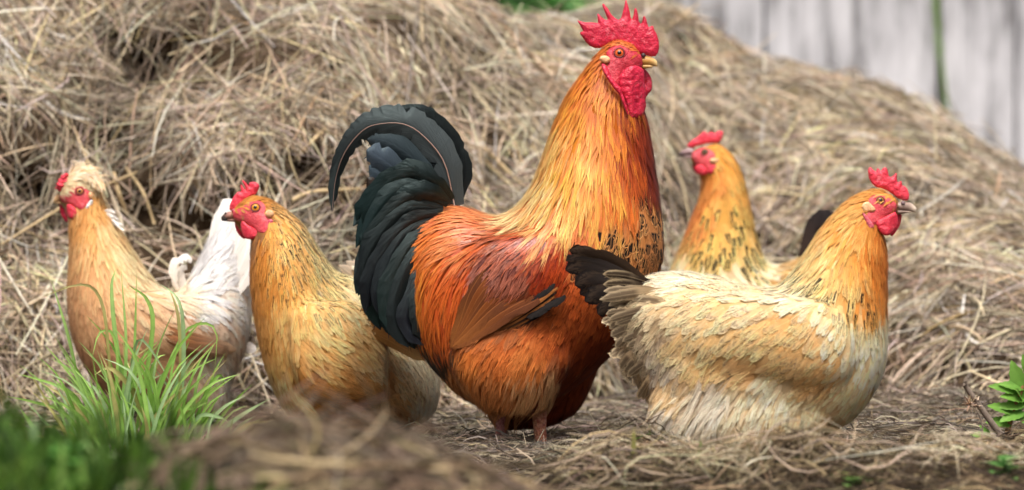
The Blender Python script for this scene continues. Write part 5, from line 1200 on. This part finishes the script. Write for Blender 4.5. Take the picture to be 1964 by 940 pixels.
def build_weeds():
    # out of focus greenery close to the camera, bottom left
    n = 2600; x = rng.uniform(-.62, -.2, n); y = rng.uniform(-1.75, -1.15, n)
    keep = rng.random(n) < np.interp(x, [-.62,-.42,-.3,-.2], [1,1,.8,.3]); x, y = x[keep], y[keep]; n = len(x)
    hh = np.interp(x, [-.6,-.42,-.3,-.2], [.15,.135,.115,.1]) * rng.uniform(.4, 1.1, n)
    p = np.stack([x, y, hh * .5], 1); dd = np.stack([rng.normal(0, .5, n), rng.normal(0, .5, n), np.ones(n)], 1)
    g = strands(p, np.cross(dd, rng.normal(size=(n, 3))), dd, hh * 1.15, rng.uniform(.003, .008, n), pick(n, [(72,110,34),(92,128,48),(56,88,24),(110,146,66)], [3,2,2,1]), .45, np.zeros(n))
    tag(link('grass', strand_mesh('grass', [g]), M_GRASS, None), kind='stuff')
    M_LEAF = attr_material('weed_leaf', .45, .4, .3)
    for (px, py, d, lab, nl, sz, cc) in ((404,905,-1.45,'broad leafed dark green weed at the left end of the near hay heap',6,.04,((52,112,58),(82,140,84))),
                                ((110,860,-1.5,'broad leafed weed among the near grass in the bottom left corner',9,.055,((64,116,44),(96,150,66)))),
                                ((1925,880,-.75,'small green weed in dry litter at the bottom right corner',9,.036,((72,122,54),(104,152,76)))),
                                ((1640,915,-.8,'low green weed in the litter below the cream hen\'s breast',8,.03,((80,118,52),(104,144,72))))):
        T = empty('weed', W(px, py, d) * 1, lab, 'weed'); T.location.z = 0
        top = W(px, py, d); link('stem', tube_mesh('stem', [Vector((top.x, top.y, 0)), (Vector((top.x, top.y, 0)) + top) / 2 + Vector((.004, 0, 0)), top], (.003, .0025, .0015), 6), M_LEAF, T)
        me = T.children[0].data; at = me.attributes.new('col', 'FLOAT_COLOR', 'POINT'); at.data.foreach_set('color', rgba(np.tile(lin(cc[0]), (len(me.vertices), 1))).astype(np.float32).ravel())
        for k in range(nl):
            a = 2.4 * k + random.random(); f = .45 + .55 * k / nl; b = Vector((top.x, top.y, top.z * f))
            link('leaf', leaf_mesh('leaf', b, (math.cos(a), math.sin(a), .35), (0, 0, 1), sz * random.uniform(.8, 1.2), sz * .33, lin(cc[0]), lin(cc[1])), M_LEAF, T)
    # nettle like plant at the right edge
    d = -.1; T = empty('nettle_plant', (W(1950, 880, d).x, d, 0), 'leafy green nettle plant at the right edge by the dead twig', 'plant')
    st = [(1932,832),(1945,780),(1962,740),(1978,690),(1990,650)]
    P = [W(x, y, d) for x, y in st]; P.insert(0, Vector((P[0].x - .005, d, 0)))
    stem = link('stem', tube_mesh('stem', P, (.0045,.0045,.004,.0035,.003,.002), 7, 14), plain('brown_stem', (136,98,60), .7), T)
    for (bx, by, tx, ty, z, wd) in ((1968,770,1940,692,-10,17),(1950,750,1898,738,-26,11),(1945,790,1896,776,-24,12),(1940,812,1892,808,-20,12),(1965,745,1917,734,-20,10),(1966,765,1920,758,-24,12),(1966,775,1915,780,-16,11),(1964,790,1918,806,-30,12),(1958,800,1932,800,-8,10),(1962,780,1985,760,-20,12),
                                   (1972,745,2000,720,-14,13),(1975,715,1962,680,-8,10),(1960,765,1950,745,-28,10),(1955,790,1945,775,20,11),(1978,700,2010,680,0,12),(1960,800,1985,815,-20,11),(1900,838,1862,832,-10,8),(1900,838,1880,815,-14,7)):
        b = W(bx, by, d); t = W(tx, ty, d + z * K); lf = leaf_mesh('leaf', b, t - b, (random.uniform(-.3, .3), -.75, .6), (t - b).length, wd * K, lin((84,130,48)), lin((122,170,74)), 6, .08)
        link('leaf', lf, M_LEAF, T)
    # dead twig with a dry seed head
    d = -.16; T = empty('dead_twig', (W(1964, 880, d).x, d, .02), 'grey broken twig with a dry seed head, sticking up beside the nettle plant', 'twig')
    M_TWIG = plain('dead_bark', (128,116,104), .85, .2, 0, .5, 300)
    P = [W(x, y, d + z * K) for x, y, z in ((1990,905,20),(1940,858,8),(1905,815,0),(1876,775,-6),(1850,738,-10))]
    o = link('stalk', tube_mesh('stalk', P, [7*K,6.4*K,6*K,5.4*K,4.4*K], 8, 18), M_TWIG, T)
    link('split_end', tube_mesh('split_end', [P[-1], W(1848, 736, d), W(1858, 752, d - .003)], [2.5*K, 2*K, 1.5*K], 6), plain('bare_wood', (190,178,160), .8), o)
    side = [W(x, y, d - .004) for x, y in ((1882,850),(1884,815),(1872,785),(1852,772),(1852,745))]
    link('side_shoot', tube_mesh('side_shoot', side, [2*K,1.8*K,1.4*K,1.2*K,.8*K], 6, 14), M_TWIG, T)
    c = W(1860, 775, d - .006); n = 60; dd = rng.normal(size=(n, 3)); dd /= np.linalg.norm(dd, axis=1, keepdims=True); L = rng.uniform(.01, .02, n)
    s = strands(np.array(c)[None] + dd * L[:, None] * .5, np.cross(dd, rng.normal(size=(n, 3))), dd, L, np.full(n, .0014), pick(n, [(224,206,180),(196,168,138),(168,136,108)], [3,2,1]), .5, np.zeros(n))
    tag(link('seed_head', strand_mesh('seed_head', [s]), M_STRAW, T), kind='stuff')
    # green strip climbing in the gap of the wall boards and bushes past the wall's end
def build_back():
    d = 5.2; sc = K * (D0 + d) / D0
    T = empty('board_wall', (.9, d, 0), 'weathered whitewashed board wall behind the hay pile', 'wall')
    b = NB('weathered_board'); co = b.obj()
    n1 = b.noise(b.mapv(co, (10, 10, 1.9)), 1.0, 6, .65); n2 = b.noise(b.mapv(co, (40, 40, 3)), 1.0, 4, .6); n3 = b.noise(b.mapv(co, (2.4, 2.4, .5)), 1.0, 3)
    f = b.math('ADD', b.math('MULTIPLY', n1, .6), b.math('ADD', b.math('MULTIPLY', n2, .22), b.math('MULTIPLY', n3, .35)))
    c = b.ramp(f, [(.46, lin((60,59,58))), (.53, lin((128,129,131))), (.6, lin((180,182,186))), (.74, lin((220,222,226)))])
    b.set(Base_Color=c, Roughness=.85, Specular_IOR_Level=.2); b.bump(n2, .4, .004)
    def board(x0, x1, off):
        bm = bmesh.new(); bmesh.ops.create_cube(bm, size=1)
        X0, X1 = W(x0, 0, d).x, W(x1, 0, d).x
        bmesh.ops.transform(bm, matrix=Matrix.Translation(((X0 + X1) / 2, d + off, .93)) @ Matrix.Diagonal((X1 - X0, .03, 1.9, 1)), verts=bm.verts)
        bmesh.ops.bevel(bm, geom=bm.edges[:], offset=.004, segments=2, affect='EDGES')
        me = bpy.data.meshes.new('board'); bm.to_mesh(me); bm.free(); link('board', me, b.m, T, smooth=False)
    for x0, x1, off in ((1190,1463,.0),(1469,1796,.004),(1805,1944,.0),(1950,2200,.004),(2206,2420,0)): board(x0, x1, off)
    bm = bmesh.new(); bmesh.ops.create_cube(bm, size=1)
    X0, X1 = W(1192, 0, d).x, W(2416, 0, d).x
    bmesh.ops.transform(bm, matrix=Matrix.Translation(((X0 + X1) / 2, d + .05, .6)) @ Matrix.Diagonal((X1 - X0, .04, 1.2, 1)), verts=bm.verts)
    me = bpy.data.meshes.new('backing_rail'); bm.to_mesh(me); bm.free(); link('backing_rail', me, plain('dark_timber', (52,50,44), .9, .1), T, smooth=False)
    # vine
    V = empty('climbing_stem', (W(1806, 0, d).x, d - .03, 0), 'thin green stem climbing the gap between two wall boards', 'plant')
    M_MOSS = attr_material('mossy_leaf', .6, .3, .2)
    pts = [Vector((W(1822, 0, d).x, d - .03, 0))] + [W(x, y, d - .03) for x, y in ((1818,260),(1812,180),(1802,90),(1796,10),(1790,-80))]
    o = link('stem', tube_mesh('stem', pts, [.007]*5 + [.004], 7, 20), M_MOSS, V)
    at = o.data.attributes.new('col', 'FLOAT_COLOR', 'POINT'); at.data.foreach_set('color', rgba(np.tile(lin((104,140,52)), (len(o.data.vertices), 1))).astype(np.float32).ravel())
    for k in range(30):
        t = .55 + .45 * random.random(); q = catmull(np.array([tuple(p) for p in pts]), 60)[int(t * 59)]; a = random.uniform(0, 6.28)
        link('leaf', leaf_mesh('leaf', Vector(q), (math.cos(a), -abs(math.sin(a)) * .6, random.uniform(-.8, .6)), (0, -1, .3), random.uniform(.01, .018), .005, lin((88,130,42)), lin((120,160,66)), 3), M_MOSS, V)
    # bush and tree trunk behind the pile
    for (nm, cx, cy, cz, r, n, lab, cols) in (('bush', -.05, 5.2, 1.0, .55, 2600, 'green bush showing over the top of the hay pile', [(134,192,112),(150,206,124),(112,172,96),(160,214,140)]),
                                              ('bush', .55, 6.0, 1.0, .5, 1500, 'paler green bush further back, beside the left end of the board wall', [(80,134,66),(110,162,90),(60,110,56)])):
        B = empty(nm, (cx, cy, 0), lab, 'bush')
        dv = rng.normal(size=(n, 3)); dv /= np.linalg.norm(dv, axis=1, keepdims=True); rr = rng.random(n) ** .4
        p = np.array((cx, cy, cz)) + dv * (rr * r * (.75 + .35 * np.array([noise.noise(Vector(q) * 2.2) for q in dv])))[:, None] * np.array((1, .7, .95))
        dd = rng.normal(size=(n, 3)); s = strands(p, np.cross(dd, rng.normal(size=(n, 3))), dd, rng.uniform(.04, .08, n), rng.uniform(.02, .035, n), pick(n, cols, [1]*len(cols)), .4, np.zeros(n), 3)
        tag(link('foliage', strand_mesh('foliage', [s]), M_GRASS, B), kind='stuff')
        for k in range(5):
            a = k * 1.3; link('stem', tube_mesh('stem', [Vector((cx + .05 * math.cos(a), cy + .05 * math.sin(a), 0)), Vector((cx + .15 * math.cos(a), cy + .12 * math.sin(a), cz * .6)), Vector((cx + .3 * math.cos(a), cy + .2 * math.sin(a), cz + .2))], (.015, .011, .005), 6, 8), plain('bush_stem', (84,66,48), .9), B)
    Tt = empty('tree', (W(942, 0, 4.4).x, 4.4, 0), 'dark slim tree trunk behind the hay pile', 'tree')
    x = W(942, 0, 4.4).x; link('trunk', tube_mesh('trunk', [Vector((x, 4.4, 0)), Vector((x - .01, 4.4, .8)), Vector((x - .03, 4.42, 1.7)), Vector((x + .02, 4.4, 4.8))], (.06, .045, .038, .02), 10, 16), plain('dark_bark', (58,50,42), .9, .1, 0, .5, 40), Tt)
    for k in range(4):
        a = 1.6 * k; link('limb', tube_mesh('limb', [Vector((x - .02, 4.41, 3.5 + .25 * k)), Vector((x + .3 * math.cos(a), 4.4 + .2 * math.sin(a), 3.8 + .25 * k)), Vector((x + .6 * math.cos(a), 4.4 + .4 * math.sin(a), 4.2 + .25 * k))], (.02, .014, .006), 6, 8), plain('dark_bark', (58,50,42), .9), Tt)
    n = 1500; dv = rng.normal(size=(n, 3)); p = np.array((x, 4.4, 4.4)) + dv * np.array((.42, .35, .32)) + np.array((0, 0, .5)); dd = rng.normal(size=(n, 3))
    s = strands(p, np.cross(dd, rng.normal(size=(n, 3))), dd, rng.uniform(.05, .09, n), rng.uniform(.025, .04, n), pick(n, [(64,116,52),(90,146,70)], [1,1]), .4, np.zeros(n), 3)
    tag(link('crown', strand_mesh('crown', [s]), M_GRASS, Tt), kind='stuff')

STALKS = [([(702,170),(664,206),(664,255)],.5,4,'bent pale straw stalk on the hay pile above the rooster\'s tail'),
          ([(662,210),(610,260),(570,300)],.5,5,'thick pale straw slanting down left of the bent stalk above the tail'),
          ([(560,385),(600,368),(690,362)],.55,5,'pale curved straw on the hay just right of the buff hen\'s head'),
          ([(262,330),(150,380),(0,470)],.52,3,'long thin straw crossing low hay left of the crested hen'),
          ([(218,330),(228,370),(244,412)],.56,5,'pale blunt straw hanging beside the crested hen\'s crest'),
          ([(240,320),(275,370),(296,430)],.56,4,'pale straw hanging right of the crested hen, second from her crest'),
          ([(1400,300),(1450,275),(1520,252)],1.2,4,'pale straw pointing up right from the background hen\'s head'),
          ([(885,240),(955,310),(1020,372)],.7,4,'long straw sloping down between rooster tail and neck'),
          ([(840,215),(900,275),(985,365)],.72,4,'longer straw behind the rooster, left of the other sloping one')]
def build_stalks(P, F):
    bvh = BVHTree.FromPolygons([tuple(v) for v in P], [tuple(f) for f in F]); eye = Vector((0, -D0, CZ))
    for p, d, hw, lab in STALKS:
        pts = []
        for x, y in p:
            dr = (W(x, y, d) - eye).normalized(); h = bvh.ray_cast(eye, dr)
            pts.append(h[0] - dr * .035 if h[0] is not None else W(x, y, d))
        tag(link('straw_stalk', tube_mesh('straw_stalk', pts, [hw * K * .9, hw * K, hw * K * .75], 7, 12), M_STALK, None), lab, 'straw')
M_STALK = plain('dry_stalk', (206,184,140), .55, .4, 0, .25, 60)

build_ground()
pile_P, pile_F = build_hay()
build_stalks(pile_P, pile_F)
heap('hay_heap', 'blurred brown hay heap closest to the camera, at the bottom centre', -.165, -1.5, .215, .18, .115, 14000, [(140,122,102),(162,142,116),(112,97,80),(186,166,124),(84,71,59),(150,135,120)], [3,3,3,1.5,2,2],
     ((-.08, -1.46, .06, .012),(-.2, -1.5, .06, .02),(-.12, -1.42, .05, .02),(-.3,-1.5,.06,.02)), 3)
build_back()
build_rooster()
build_front_hen()
build_buff_hen()
build_crested_hen()
build_background_hen()
build_tuft()
build_weeds()
